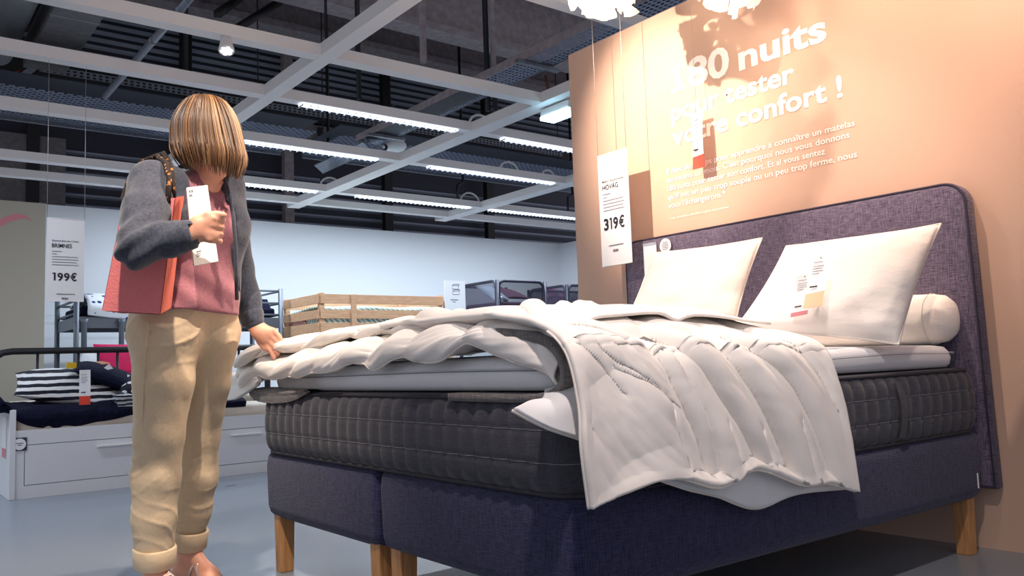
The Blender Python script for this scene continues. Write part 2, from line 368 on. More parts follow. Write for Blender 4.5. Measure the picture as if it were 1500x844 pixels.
# pink brush stroke printed on the left partition
up_ = [(0, 322), (15, 316), (28, 314), (38, 317), (46, 324)]; lo_ = [(0, 333), (14, 326), (27, 322), (37, 321), (46, 325)]
pts = [P(x, y, 1, 7.997) for x, y in [(-40, 330)]+up_]; pb = [P(x, y, 1, 7.997) for x, y in [(-40, 346)]+lo_]
MB().add(pts+pb, [(i, i+1, 6+i+1, 6+i)[::-1] for i in range(5)]).build('brush_stroke', M['pink_print'], wall_l)

# lettering on the beige wall (reads along -Y, faces -X)
RV, UV = (0, -1, 0), (0, 0, 1); XT = WX-0.003
def wy(px, py): return P(px, py, 0, WX)[1]
def wtext(s, y0, y1, z, h, bold): text(s, (XT, y0, z), RV, UV, h, y0-y1, M['lettering'], wall_r, 'lettering', bold)
wtext('80', 1.352, 1.085, 2.168, 0.150, 0.03)
wtext('nuits', 1.030, 0.552, 2.165, 0.128, 0.03)
wtext('pour tester', 1.478, 0.728, 2.020, 0.098, 0.025)
wtext('votre confort !', 1.478, 0.495, 1.885, 0.098, 0.025)
for s, y0, y1, z in [('Il faut du temps pour apprendre à connaître un matelas', 1.53, 0.450, 1.741), ("au moins un mois. C'est pourquoi nous vous donnons", 1.53, 0.478, 1.695),
                     ('180 nuits pour tester son confort. Et si vous sentez', 1.53, 0.60, 1.648), ("qu'il est un peu trop souple ou un peu trop ferme, nous", 1.53, 0.450, 1.602), ("vous l'échangerons.*", 1.53, 1.155, 1.556)]:
    wtext(s, y0, y1, z, 0.030, 0.004)
wtext("* voir conditions détaillées auprès d'un vendeur", 1.53, 1.137, 1.495, 0.011, 0.0)

# ---- building shell beyond the white grid
FY = 12.0
struct(MB().box((-8, 14.0, 2.0), (14, 14.1, 7.6)).build('wall_outer', M['black_steel']), 'black outer hall wall behind the cladding', 'wall')
wf = struct(MB().box((-7, FY+0.06, 2.4), (13.6, FY+0.12, 7.4)).build('wall_far', M['cladding']), 'dark ribbed metal cladding of the hall wall high up', 'wall')
slat = MB().hexa([(-7, 0, 0), (13.6, 0, 0), (13.6, 0.06, -0.02), (-7, 0.06, -0.02), (-7, 0, 0.028), (13.6, 0, 0.028), (13.6, 0.06, 0.05), (-7, 0.06, 0.05)])
sme = pymesh('slat', slat.v, slat.f); sme.materials.append(M['cladding_rib']); sm2 = sme.copy(); sm2.materials.clear(); sm2.materials.append(M['cladding'])
for i in range(22):
    z = 5.36+i*0.122 if i < 14 else 2.95+(i-14)*0.16
    link('slat', sme, None, wf, loc=(0, FY, z))
b_ = MB().box((-7, FY-0.10, 4.62), (13.6, FY+0.05, 5.02)).build('concrete_band', M['concrete'], wf)
for px in (53, 209, 467, 756): 
    q = P(px, 147, 1, FY-0.1); MB().box((q[0]-0.035, FY-0.14, 4.64), (q[0]+0.035, FY-0.1, 4.98)).build('wall_bracket', M['black_steel'], wf)
for px in (116, 509):
    q = P(px, 138, 1, FY-0.1); MB().box((q[0]-0.10, FY-0.13, 4.80), (q[0]+0.10, FY-0.1, 4.92)).build('rust_plate', M['rust'], wf)
MB().box((-7, FY-0.3, 5.06), (13.6, FY+0.02, 5.30)).build('ledger_beam', M['black_steel'], wf)
for x in (0.62, 2.72, 4.4, 6.3, 8.6):
    o = MB().box((x-0.08, FY-0.25, 2.4), (x+0.08, FY-0.12, 7.2)).build('steel_post', M['black_steel'] if x != 4.4 else M['girder'], wf)
qa = P(52, 210, 1, FY-0.2); qb = P(96, 240, 1, FY-0.2)
MB().box((qb[0]-0.95, FY-0.22, 2.5), (qb[0], FY-0.1, 4.2)).build('concrete_panel', M['concrete'], wf)
# roof deck, ribs run along Y
prof = []; x = -8.0
while x < 14: prof += [(x, 6.9), (x+0.10, 6.9), (x+0.14, 6.98), (x+0.22, 6.98)]; x += 0.26
G = np.array([[(a, y, z) for a, z in prof] for y in (-6, 14)]); struct(MB().grid(G).build('ceiling', M['dark_deck']), 'dark corrugated metal roof deck above the grid', 'ceiling')
# girders along X and bracing
def ibeam(name, y, z0, h, wfl, label, m='girder'):
    mb = MB().box((-7, y-wfl/2, z0), (13, y+wfl/2, z0+0.10)).box((-7, y-wfl*0.22, z0+0.10), (13, y+wfl*0.22, z0+h-0.08)).box((-7, y-wfl/2, z0+h-0.08), (13, y+wfl/2, z0+h))
    return tag(mb.build(name, M[m]), label, 'girder')
ibeam('roof_girder', 7.35, 5.0, 1.0, 0.30, 'grey concrete roof girder running above the nearer beams')
ibeam('roof_girder', 10.0, 5.75, 0.9, 0.30, 'grey concrete roof girder farther back under the deck')
ibeam('roof_girder', 5.4, 5.6, 1.0, 0.34, 'grey concrete roof girder nearest to the beige wall')
for k, (a, b, lab) in enumerate([((348, 42), (415, 0), 'black diagonal roof brace right of the clamp spotlight'), ((318, 22), (352, -2), 'thin dark diagonal roof brace above the clamp spotlight')]):
    tag(tube('roof_brace', [P(*a, 2, 4.6), P(*b, 2, 5.4)], 0.05, M['black_steel'], n=4), lab, 'brace')
# hangers
for k, (px, y0, y1, dep, r, lab) in enumerate([(618, 0, 96, 8.4, 0.035, 'perforated steel hanger left of the cable tray'), (722, 70, 104, 8.6, 0.03, 'short perforated hanger under the concrete girder'), (824, 0, 50, 8.0, 0.035, 'perforated steel hanger near the beige wall top'),
                                         (714, 122, 165, 9.2, 0.03, 'dark twin hanger left leg behind the louvre lamp'), (724, 122, 165, 9.2, 0.03, 'dark twin hanger right leg behind the louvre lamp'), (525, 98, 148, 9.5, 0.03, 'dark hanger post behind the crossing beams'), (477, 12, 62, 6.4, 0.012, 'thin threaded rod above the beam crossing'), (272, 5, 120, 9.4, 0.03, 'dark steel post beside the clamp spotlight')]):
    a = D(px, y0, dep); b = D(px, y1, dep); b[:2] = a[:2]; a[2] = 6.93
    tag(tube('hanger', [a, b], r, M['girder'] if k in (0, 1, 2) else M['black_steel'], n=4), lab, 'hanger')
# perforated cable tray along Y (real slots)
def perforated(x0, x1, y0, y1, z, nx, step, slot, along='Y'):
    """plate with rectangular slots; cells alternate solid / open"""
    xs = [x0]; wgap = (x1-x0)/(nx*1.7+0.7)
    for i in range(nx): xs += [xs[-1]+0.7*wgap, xs[-1]+1.7*wgap]
    xs.append(x1); ys = []; y = y0
    while y < y1: ys += [y, y+slot]; y += step
    ys.append(y1); v = []; f = []
    for yy in ys:
        for xx in xs: v.append((xx, yy, z) if along == 'Y' else (yy, xx, z))
    n = len(xs)
    for j in range(len(ys)-1):
        for i in range(n-1):
            if (j % 2 == 0) and (i % 2 == 1): continue
            q = (j*n+i, j*n+i+1, (j+1)*n+i+1, (j+1)*n+i); f.append(q)
    return v, f
t = thing('cable_tray', 'perforated steel cable tray slanting away above the louvre lamps', 'cable tray', (3.42, 6, 3.4))
v, f = perforated(3.27, 3.57, 1.6, 7.2, 3.4, 7, 0.055, 0.032); MB().add(v, f).build('tray_bottom', M['tray_blue'], t)
box('tray_side', (3.255, 1.6, 3.395), (3.265, 7.2, 3.47), M['girder'], t); box('tray_side', (3.575, 1.6, 3.395), (3.585, 7.2, 3.47), M['galv'], t)
for y in (4.05, 6.75): box('bracket', (3.18, y, 3.36), (3.66, y+0.05, 3.39), M['galv'], t)
tube('earth_cable', [(3.62, 4.2, 3.36), (3.63, 4.18, 3.2), (3.62, 4.15, 3.1)], 0.012, M['rust'], t)
t = thing('cable_trunking', 'angled galvanised trunking channel hanging behind the beam crossing', 'trunking', (3.0, 7.4, 3.3))
a0, a1 = P(478, 256, 2, 3.25), P(540, 222, 2, 3.25); a0[2] = a1[2] = 3.25; xm = (a0[0]+a1[0])/2; xw = 0.12
MB().hexa([(xm-xw, a0[1], 3.34), (xm, a0[1], 3.25), (xm, a1[1], 3.25), (xm-xw, a1[1], 3.34), (xm-xw, a0[1], 3.352), (xm, a0[1], 3.262), (xm, a1[1], 3.262), (xm-xw, a1[1], 3.352)]).build('channel_side', M['galv'], t)
MB().hexa([(xm, a0[1], 3.25), (xm+xw, a0[1], 3.33), (xm+xw, a1[1], 3.33), (xm, a1[1], 3.25), (xm, a0[1], 3.262), (xm+xw, a0[1], 3.342), (xm+xw, a1[1], 3.342), (xm, a1[1], 3.262)]).build('channel_side', M['duct'], t)
tray = tag(MB().box((xm-0.10, a1[1]-2.2, 3.40), (xm+0.16, a1[1], 3.41)).build('cable_tray', M['galv']), 'narrow galvanised tray beyond the white projector lamp', 'cable tray')
# long perforated tray along X at the far left and its slanted end
t = thing('cable_tray', 'perforated dark tray running across below the ribbed cladding', 'cable tray', (2, 10, 4.55))
v, f = perforated(4.54, 4.64, 0.42, 9, 10.0, 2, 0.075, 0.04); v = [(y, 10.0, x) for (x, y, z) in v]; MB().add(v, f).build('tray_face', M['galv'], t)
box('tray_bottom', (0.42, 10.0, 4.535), (9, 10.3, 4.545), M['black_steel'], t)
c0, c1 = P(18, 122, 1, 10.0), P(53, 98, 1, 10.0); MB().hexa([c0+[0, 0, -.05], c1+[0, 0, -.05], c1+[0, .02, -.05], c0+[0, .02, -.05], c0+[0, 0, .05], c1+[0, 0, .05], c1+[0, .02, .05], c0+[0, .02, .05]]).build('tray_ramp', M['galv'], t)
box('tray_lower', (-3, 10.0, c0[2]-0.06), (c0[0], 10.02, c0[2]+0.04), M['galv'], t)
for k in range(3): tube('red_cable', [P(-20, 113+3*k, 1, 10.1), P(8, 111+2*k, 1, 10.1), P(24, 108+k, 1, 10.1), P(36, 104+k, 1, 10.1)], 0.02, M['red_cable'], t)
# expanded-metal mesh panels behind the third beam
for x0, x1, lab in ((-2.5, 3.05, 'expanded metal mesh panel above the left price sign'), (3.35, 8.2, 'expanded metal mesh panel beyond the second cross beam')):
    t = thing('wire_mesh_tray', lab, 'mesh tray', ((x0+x1)/2, 8.3, 3.62)); mb = MB(); y0, y1 = 7.75, 8.9; s = 0.085; k = x0-(y1-y0)
    while k < x1:
        for sg in (1, -1):
            a = [k, y0] if sg > 0 else [k+(y1-y0), y0]; b = [k+(y1-y0), y1] if sg > 0 else [k, y1]; ok = True
            for e1, e2 in ((a, b), (b, a)):
                for lim, cmp_ in ((x0, -1), (x1, 1)):
                    if (e1[0]-lim)*cmp_ > 0:
                        tt = (lim-e2[0])/(e1[0]-e2[0]) if abs(e1[0]-e2[0]) > 1e-9 else 0; e1[1] = e2[1]+(e1[1]-e2[1])*tt; e1[0] = lim
                        if tt < 0 or tt > 1: ok = False
            if ok and math.hypot(a[0]-b[0], a[1]-b[1]) > 0.02: mb.tube([(a[0], a[1], 3.62), (b[0], b[1], 3.62)], 0.006, 4, caps=False)
        k += s
    mb.build('mesh', M['tray_blue'], t); tag(t.children[0], kind='stuff')
    box('mesh_frame', (x0, y1-0.03, 3.58), (x1, y1, 3.66), M['galv'], t); tube('cable', [(x0, 8.45, 3.60), ((x0+x1)/2, 8.42, 3.585), (x1, 8.5, 3.6)], 0.016, M['black_steel'], t)
    for xx in (x0+.3, x1-.3): tube('suspension_rod', [(xx, y1-.02, 3.6), (xx, y1-.02, 6.93)], 0.008, M['black_steel'], t, 5)
    box('backing', (x0, y0, 3.75), (x1, y1, 3.76), M['cladding'], t)
# ducts and pipe running along Y
tag(tube('round_duct', [(-0.14, 3.0, 4.36), (-0.14, 9.0, 4.36)], 0.155, M['duct'], n=24), 'round pale ventilation duct in the upper left corner', 'duct')
t = thing('flat_duct', 'flat wide grey ventilation duct beside the round duct', 'duct', (0.3, 7, 4.2)); box('duct_body', (0.10, 3.0, 4.2), (0.515, 8.9, 4.5), M['concrete'], t)
for y in (7.2, 8.5): box('duct_joint', (0.09, y, 4.19), (0.525, y+0.03, 4.2), M['duct'], t)
t = thing('pipe', 'slim grey conduit pipe crossing the louvred cladding diagonally', 'pipe', (0.515, 5, 3.4)); tube('pipe_run', [(0.515, 3.5, 3.4), (0.515, 6.95, 3.4)], 0.030, M['galv'], t, 14)
for y in (4.6, 5.3, 6.1): tube('pipe_sleeve', [(0.515, y, 3.4), (0.515, y+0.05, 3.4)], 0.035, M['galv'], t, 14)

# ---- white suspended grid
t = thing('ceiling_grid', 'white suspended grid of crossing box beams under the dark roof', 'ceiling grid', (2, 5, 3.0)); GZ = 3.0; BH = 0.085
XB = [(3.95, 4.065), (4.985, 5.10), (6.345, 6.47), (8.17, 8.30), (9.02, 9.14)]
YB = [(1.288, 1.408, 9.15), (3.345, 3.52, 9.4), (5.75, 5.95, 9.4), (-1.0, -0.88, 4.0)]
for y0, y1 in XB: box('beam', (-6, y0, GZ), (9.0, y1, GZ+BH), M['grid_white'], t)
for i, (x0, x1, ye) in enumerate(YB): box('beam', (x0, -3.0, GZ-0.002), (x1, ye, GZ+BH+0.004), M['grid_white'], t)
box('beam', (-3, 2.33, GZ), (6, 2.43, GZ+BH), M['grid_white'], t); box('beam', (-3, 1.88, GZ), (1.3, 1.98, GZ+BH), M['grid_white'], t)
# cross pieces above the wall
for y in (1.25, 0.75): box('beam', (1.4, y, GZ), (6, y+0.11, GZ+BH), M['grid_white'], t)
# louvre lamps in the beams; the two on the left are added, unseen
for k, (x0, x1, y, e) in enumerate(TUBES[:9]):
    lab = ['louvre strip lamp in the beam right of the first crossing', 'louvre strip lamp in the third beam beside the woman', 'added louvre strip lamp in the third beam, unseen on the far left', 'louvre strip lamp in the beam next to the beige wall', 'louvre strip lamp in the third beam beyond the second crossing',
           'louvre strip lamp in the far beam behind the shoulder', 'louvre strip lamp in the far beam above the pine bunk', 'louvre strip lamp in the far beam above the black bunk', 'added louvre strip lamp in the far beam, unseen beyond the left partition'][k]
    t = thing('louvre_lamp', lab, 'strip lamp', ((x0+x1)/2, y, 2.98), 'louvre strip lamps in the white grid')
    MB().box((x0, y-0.036, 2.985), (x1, y+0.036, 2.998)).build('diffuser', M['tube_light'], t)
    mb = MB(); xx = x0
    while xx < x1: mb.box((xx, y-0.048, 2.972), (xx+0.008, y+0.048, 2.988)); xx += 0.07
    lo = mb.build('louvre', M['louvre'], t); lo['kind'] = 'stuff'
# white cable loops on the beams
for k, (px, py, ax, y, s, lab) in enumerate([(706, 172, 1, 5.0, 0.13, 'white cable loop over the second crossing'), (486, 268, 1, 8.2, 0.14, 'white cable loop at the far crossing'), (690, 290, 1, 8.2, 0.16, 'white cable loop on the far beam middle'), (748, 248, 1, 6.4, 0.14, 'white cable loop on the third beam'), (805, 257, 1, 6.4, 0.10, 'small white cable loop near the beige wall')]):
    q = P(px, py, 1, y); q[1] = y+0.03; q[2] = GZ+BH-0.025; r = s; pts = [q+np.array([r*math.cos(a), 0, 0.02+r*0.8*max(0, math.sin(a))]) for a in np.linspace(math.pi, 0, 9)]
    tag(tube('cable_loop', pts, 0.013, M['white_plastic']), lab, 'cable')
for k, (px, y0, y1, Y, lab) in enumerate([(471, 247, 272, 8.4, 'black hooked hanger rod left of the far crossing'), (670, 272, 295, 8.5, 'black hooked hanger rod above the pine bunk'), (832, 290, 312, 8.5, 'black hooked hanger rod beside the beige wall')]):
    a, b = P(px, y1, 1, Y), P(px, y0, 1, Y); tag(tube('hanger_rod', [a, b, b+np.array([0.10, 0, 0.05]), b+np.array([0.10, 0, 6.93-b[2]])], 0.02, M['black_steel']), lab, 'hanger rod')
# clamp spotlight with LED dots
t = thing('spotlight', 'white conical clamp spotlight with bright LED dots under the first beam', 'spotlight', (0.6, 3.98, 2.9))
c = P(332, 76, 1, 3.98); ax = np.array([-0.1, -0.35, -0.93]); ax /= np.linalg.norm(ax); top = np.array([c[0], 3.99, 3.0])
MB().lathe(top, [(0.03, 0.0), (0.036, 0.03), (0.05, 0.10), (0.052, 0.115), (0.047, 0.116)], 20, ax).build('housing', M['grid_white'], t, True)
e1 = np.cross(ax, (1, 0, 0)); e1 /= np.linalg.norm(e1); e2 = np.cross(ax, e1)
for k in range(7):
    q = top+ax*0.117+(0 if k == 6 else 0.028)*(math.cos(k*math.pi/3)*e1+math.sin(k*math.pi/3)*e2); MB().lathe(q, [(0.010, 0), (0.010, 0.003)], 10, ax).build('led', M['led'], t)
# spotlights of SPOTS: housings at the light positions
for k, (p, tg, e, c, a, b, s) in enumerate(SPOTS):
    lab = ['wall spotlight aimed at the lettering', 'spotlight above the pillows', 'spotlight beyond the near side of the bed', 'spotlight above the middle of the duvet', 'spotlight in front of the woman', 'spotlight above the foot of the bed', 'spotlight above the photographer'][k]
    p = np.array(p); d = np.array(tg)-p; d /= np.linalg.norm(d); t = thing('spotlight', 'white conical '+lab, 'spotlight', tuple(p))
    back = p-d*0.10
    MB().lathe(back, [(0.034, 0.0), (0.04, 0.04), (0.055, 0.09)], 18, d).build('housing', M['grid_white'], t, True)
    me = t.children[0].data; bm = bmesh.new(); bm.from_mesh(me); bm.faces.ensure_lookup_table(); big = [f for f in bm.faces if len(f.verts) == 18 and (f.calc_center_median()-Vector(back)).dot(Vector(d)) > 0.05]; bmesh.ops.delete(bm, geom=big, context='FACES'); bm.to_mesh(me); bm.free()
    tube('stem', [back, (back[0], back[1], 3.02)], 0.012, M['grid_white'], t)
# emergency light beside the wall edge
t = thing('emergency_light', 'glowing cyan emergency light box at the beige wall edge', 'emergency light', tuple(P(811, 165, 1, 4.0)))
q = P(811, 166, 0, 3.45); a = P(791, 168, 0, 3.45); b = P(833, 155, 0, 3.45)
box('lamp_body', (3.45, b[1], q[2]), (3.60, a[1], q[2]+0.07), M['white_plastic'], t, 0.008); box('lamp_glass', (3.44, b[1]+0.01, q[2]-0.03), (3.60, a[1]-0.01, q[2]-0.001), M['cyan_light'], t)
# white projector lamp
t = thing('projector_lamp', 'white rounded projector lamp hanging below the tray', 'projector', tuple(P(578, 212, 1, 7.2)))
q = P(578, 214, 1, 7.2); s = SDF(q-0.3, q+0.3, 0.012); s.ell(q, np.eye(3), (0.15, 0.12, 0.085), 0); s.cone(q+[-.02, -.03, .02], q+[-.16, -.06, -.05], 0.06, 0.045, 0.03); sdf_obj('lamp_shell', s, M['white_plastic'], t)
MB().lathe(q+np.array([-.17, -.07, -.06]), [(0.04, 0), (0.035, 0.02)], 16, (-.9, -.3, -.3)).build('lens', M['ink'], t); MB().lathe(q+np.array([.0, -.02, .07]), [(0.09, 0), (0.07, 0.06), (0.02, 0.08)], 16).build('cap', M['black_steel'], t, True)
tube('arm', [q+np.array([0, 0, .1]), q+np.array([0, 0, .5])], 0.015, M['galv'], t)

# ================================================================ THE BED
def rounded_rect(x0, x1, y0, y1, r, n=6):
    pts = []
    for cx, cy, a0 in ((x1-r, y0+r, -90), (x1-r, y1-r, 0), (x0+r, y1-r, 90), (x0+r, y0+r, 180)):
        for k in range(n+1): a = math.radians(a0+90*k/n); pts.append((cx+r*math.cos(a), cy+r*math.sin(a)))
    return pts
def loft(mb, rings):
    G = np.array(rings); mb.grid(np.swapaxes(G, 0, 1), closed_u=True); n = len(mb.v); k = G.shape[1]; m = G.shape[0]; b0 = n-k*m
    mb.f.append(tuple(b0+i*m for i in range(k-1, -1, -1))); mb.f.append(tuple(b0+i*m+m-1 for i in range(k))); return mb
def base_module(y0, y1, lab, legs):
    t = thing('bed_base', lab, 'bed base', (1.0, (y0+y1)/2, 0), 'upholstered bed base halves'); rings = []
    for dz, ins in ((0.205, 0.05), (0.21, 0.022), (0.225, 0.006), (0.25, 0.0), (0.40, -0.004), (0.435, 0.0), (0.447, 0.006), (0.452, 0.03)):
        rings.append([(x, y, dz+(0.006*math.sin(x*9)+0.004*math.sin(y*17) if dz < 0.215 else 0)) for x, y in rounded_rect(0.004+ins, 2.045-ins, y0+ins, y1-ins, 0.035, 5)])
    loft(MB(), rings).build('upholstery', M['linen_base'], t, True)
    for lx, ly in legs: MB().hexa([(lx+.004, ly+.004, 0), (lx+.056, ly+.004, 0), (lx+.056, ly+.056, 0), (lx+.004, ly+.056, 0), (lx, ly, .235), (lx+.06, ly, .235), (lx+.06, ly+.06, .235), (lx, ly+.06, .235)]).build('leg', M['oak'], t, bevel=0.003)
    return t
bb1 = base_module(0.902, 1.80, 'navy linen bed base half on oak legs next to the woman', [(0.02, 1.70), (0.02, 0.93), (1.97, 1.70), (1.97, 0.93)])
bb2 = base_module(0.0, 0.897, 'navy linen bed base half on the near side below the hanging duvet', [(0.02, 0.80), (0.02, 0.05), (1.965, 0.03), (1.97, 0.80)])
box('care_label', (1.99, -0.004, 0.245), (1.994, -0.001, 0.30), M['sign_white'], bb2)

# ---- mattress with quilted channels
def perimeter(x0, x1, y0, y1, r, step):
    pts = rounded_rect(x0, x1, y0, y1, r, 8); pts = np.array(pts+[pts[0]]); d = np.r_[0, np.cumsum(np.linalg.norm(np.diff(pts, axis=0), axis=1))]
    n = int(round(d[-1]/step)); s = np.linspace(0, d[-1], n, endpoint=False); xy = np.stack([np.interp(s, d, pts[:, 0]), np.interp(s, d, pts[:, 1])], 1)
    tg = np.roll(xy, -1, 0)-np.roll(xy, 1, 0); tg /= np.linalg.norm(tg, axis=1, keepdims=True); nr = np.stack([tg[:, 1], -tg[:, 0]], 1); return s, d[-1], xy, nr
t = thing('mattress', 'dark grey quilted sprung mattress with piped edges on the navy bases', 'mattress', (1.0, 0.9, 0.45))
MZ0, MZ1 = 0.452, 0.682; s_, Lp, xy, nr = perimeter(0.0, 2.04, 0.0, 1.80, 0.085, 0.0118); nch = int(Lp/0.0708)
ph = s_/Lp*nch; bulge = 0.013*np.abs(np.sin(math.pi*ph))**0.55; rings = []
for k, v in enumerate(np.linspace(0, 1, 25)):
    seam = min(abs(v-0.34), abs(v-0.67)); g = 0.004*math.exp(-(seam/0.025)**2); ed = 0.012*(abs(2*v-1)**6)
    z = MZ0+v*(MZ1-MZ0); off = (bulge*(1-abs(2*v-1)**8)-g-ed+0.010*math.sin(math.pi*v)); rings.append(np.c_[xy+nr*off[:, None], np.full(len(xy), z)])
rings.append(np.c_[xy-nr*0.05, np.full(len(xy), MZ1+0.004)]); loft(MB(), rings).build('quilted_cover', M['mattress_cloth'], t, True)
for z in (MZ0+0.004, MZ1-0.003): tube('piping', np.c_[xy-nr*0.002, np.full(len(xy), z)], 0.0065, M['mattress_piping'], t, 6, True)
for v in (0.34, 0.67): tube('stitch_line', np.c_[xy+nr*(bulge+0.010*math.sin(math.pi*v)-0.0030)[:, None], np.full(len(xy), MZ0+v*(MZ1-MZ0))], 0.0011, M['seam_thread'], t, 4, True)
x_ = P(1313, 590, 1, -0.02)[0]
h = MB(); G = np.array([[(x_+dx, -0.020-0.016*math.sin(math.pi*k/10), MZ0+0.022+k/10*0.185) for dx in (0, 0.042)] for k in range(11)]); h.grid(G); h.grid(G+np.array([0, 0.004, 0]), flip=True)
h.build('handle', M['mattress_cloth'], t, True)

# ---- topper: white foam core on a grey base cloth
t = thing('mattress_topper', 'pale mattress topper with a grey underside, lying on the quilted mattress', 'mattress topper', (1.0, 0.9, 0.68))
rings = []
for z, ins in ((0.690, 0.03), (0.694, 0.008), (0.706, 0.0), (0.728, -0.004), (0.752, 0.002), (0.768, 0.012), (0.776, 0.04), (0.782, 0.12)):
    rings.append([(x, y, z+0.004*math.sin(x*5+y*3)+0.003*math.sin(x*13)*(1 if z > .72 else .3)) for x, y in rounded_rect(0.03+ins, 2.03-ins, 0.050+ins, 1.80-ins, 0.09, 8)])
loft(MB(), rings).build('foam_core', M['topper_white'], t, True)
s_, Lp, xy2, nr2 = perimeter(0.03, 2.03, 0.035, 1.80, 0.09, 0.03)
for z in (0.742, 0.748): tube('zip', np.c_[xy2+nr2*0.004, z+0.004*np.sin(xy2[:, 0]*5+xy2[:, 1]*3)], 0.0016, M['seam_thread'] if z < .745 else M['white_cloth'], t, 4, True)
# grey cloth wrapped round the near foot corner: profile in the (y, z) plane swept along x
prof = [(0.46, 0.690), (0.30, 0.689), (0.16, 0.689), (0.07, 0.694), (0.022, 0.712), (0.010, 0.742), (0.030, 0.780), (0.085, 0.808), (0.20, 0.828), (0.34, 0.836), (0.60, 0.826)]
C = [[(-0.012+xx-0.008*(j in (0, 1))+0.02*(j > 8), y+0.01*math.sin(xx*20), z) for j, (y, z) in enumerate(prof)] for xx in (0.0, 0.25, 0.6, 1.0)]
G = catmull(C, 14, 44); N = gnormals(G); mb = MB().grid(G).grid(G+N*0.02, flip=True)
n1, n2 = G.shape[:2]; o1 = n1*n2
for k in range(n2-1): mb.f.append((k, k+1, o1+k+1, o1+k))
mb.build('grey_wrap', M['topper_grey'], t, True)
# drooping grey cloth at the far foot corner
C = []
for i, (px, y0, y1) in enumerate([(368, 572, 583), (380, 570, 590), (405, 572, 592), (430, 573, 588), (450, 573, 577)]):
    a = P(px, y0, 0, -0.012); b = P(px, y1, 0, -0.022); C.append([(0.16, a[1], 0.688), a, (a+b)/2+[-.008, 0, 0], b])
G = catmull(C, 22, 14); mb = MB().grid(G); mb.grid(G+np.array([0.012, 0, 0.004]), flip=True); mb.build('grey_corner', M['topper_grey'], t, True)
MB().box((-0.02, 0.315, 0.672), (0.0, 0.40, 0.676)).build('sewn_label', M['sign_white'], t)

# ---- headboard
t = thing('headboard', 'padded grey linen headboard with rounded corners behind the pillows', 'headboard', (2.09, 0.9, 0))
def hb_outline(ins, n=8):
    y0, y1, z0, z1, r = -0.015+ins, 1.80-ins, 0.235+ins, 1.405-ins, 0.085-ins*0.6; p = [(y0, z0), (y1, z0)]
    for cy, cz, a0 in ((y1-r, z1-r, 0), (y0+r, z1-r, 90)):
        for k in range(n+1): a = math.radians(a0+90*k/n); p.append((cy+r*math.cos(a), cz+r*math.sin(a)))
    return p
rings = [[(x, y+(-0.02*(1-(z-.235)/1.17) if y < .5 else 0), z) for y, z in hb_outline(i)] for x, i in ((WX-0.002, 0.012), (WX-0.012, 0.002), (2.075, 0.0), (2.066, 0.004), (2.060, 0.014), (2.057, 0.03), (2.053, 0.10))]
loft(MB(), rings[::-1]).build('padded_panel', M['linen_head'], t, True)
tube('piping', [(2.063, y+(-0.02*(1-(z-.235)/1.17) if y < .5 else 0), z) for y, z in hb_outline(0.006)], 0.0055, M['head_piping'], t, 6, True)

# ---- pillows: built on four corner points
def pillow(name, TL, TR, BR, BL, thick, nrm, m, lab, cat='pillow', group=None, piping='pillow_piping', bow=0.05, seed=0, n=44, wr=0.006, flat=0.5):
    TL, TR, BR, BL, nrm = (np.array(q, float) for q in (TL, TR, BR, BL, nrm)); nrm = nrm/np.linalg.norm(nrm)
    t = thing(name, lab, cat, tuple((BL+BR)/2), group); u = np.linspace(-1, 1, n); U, V = np.meshgrid(u, u, indexing='ij')
    Ub = U*(1-bow*(1-V**2)); Vb = V*(1-bow*(1-U**2)); a = (Ub+1)/2; b = (Vb+1)/2
    Q = ((1-a)*(1-b))[..., None]*TL+(a*(1-b))[..., None]*TR+(a*b)[..., None]*BR+((1-a)*b)[..., None]*BL
    e = ((1-np.abs(U)**2.2)*(1-np.abs(V)**2.2)); T = thick/2*np.maximum(e, 0)**flat
    wv = vnoise(np.stack([Ub*3.0, Vb*3.0, np.full_like(U, seed)], -1), seed)*0.5+vnoise(np.stack([Ub*9, Vb*2.5, np.full_like(U, 2+seed)], -1), seed+3)*0.35*np.abs(U)**2+vnoise(np.stack([Ub*2.5, Vb*9, np.full_like(U, 3+seed)], -1), seed+5)*0.35*np.abs(V)**2
    T2 = T+wr*wv*np.minimum(1, e*6); mb = MB().grid(Q+T2[..., None]*nrm); mb.grid(Q-(T*0.8)[..., None]*nrm, flip=True)
    ob = mb.build('pillow_body', m, t, True)
    dn = np.dot(np.cross(Q[1, 0]-Q[0, 0], Q[0, 1]-Q[0, 0]), nrm)
    if dn < 0: ob.data.flip_normals()
    per = np.concatenate([Q[:, 0], Q[-1, 1:], Q[-2::-1, -1], Q[0, -2:0:-1]])
    if piping: tube('piping', per, 0.0045, M[piping], t, 6, True)
    return t
pn = np.array([-0.62, -0.45, 0.55])
TL, TR, BR, BL = D(1152, 362, 3.32), D(1378, 329, 3.10), D(1316, 506, 2.78), D(1076, 484, 3.02)
p1 = pillow('pillow', TL, TR, BR, BL, 0.25, -(CF*0.9-np.array([0, 0, .35])), M['pillow_white'], 'large white pillow with two hanging price tags leaning on the headboard', bow=0.05, seed=1, wr=0.012)
TL, TR, BR, BL = D(955, 372, 3.86), D(1116, 350, 3.62), D(1076, 480, 3.42), D(916, 474, 3.66)
p2 = pillow('pillow', TL, TR, BR, BL, 0.17, -(CF*0.9-np.array([0, 0, .35])), M['pillow_white'], 'white pillow without tags at the far side next to the hanging price sign', bow=0.05, seed=4, wr=0.012)
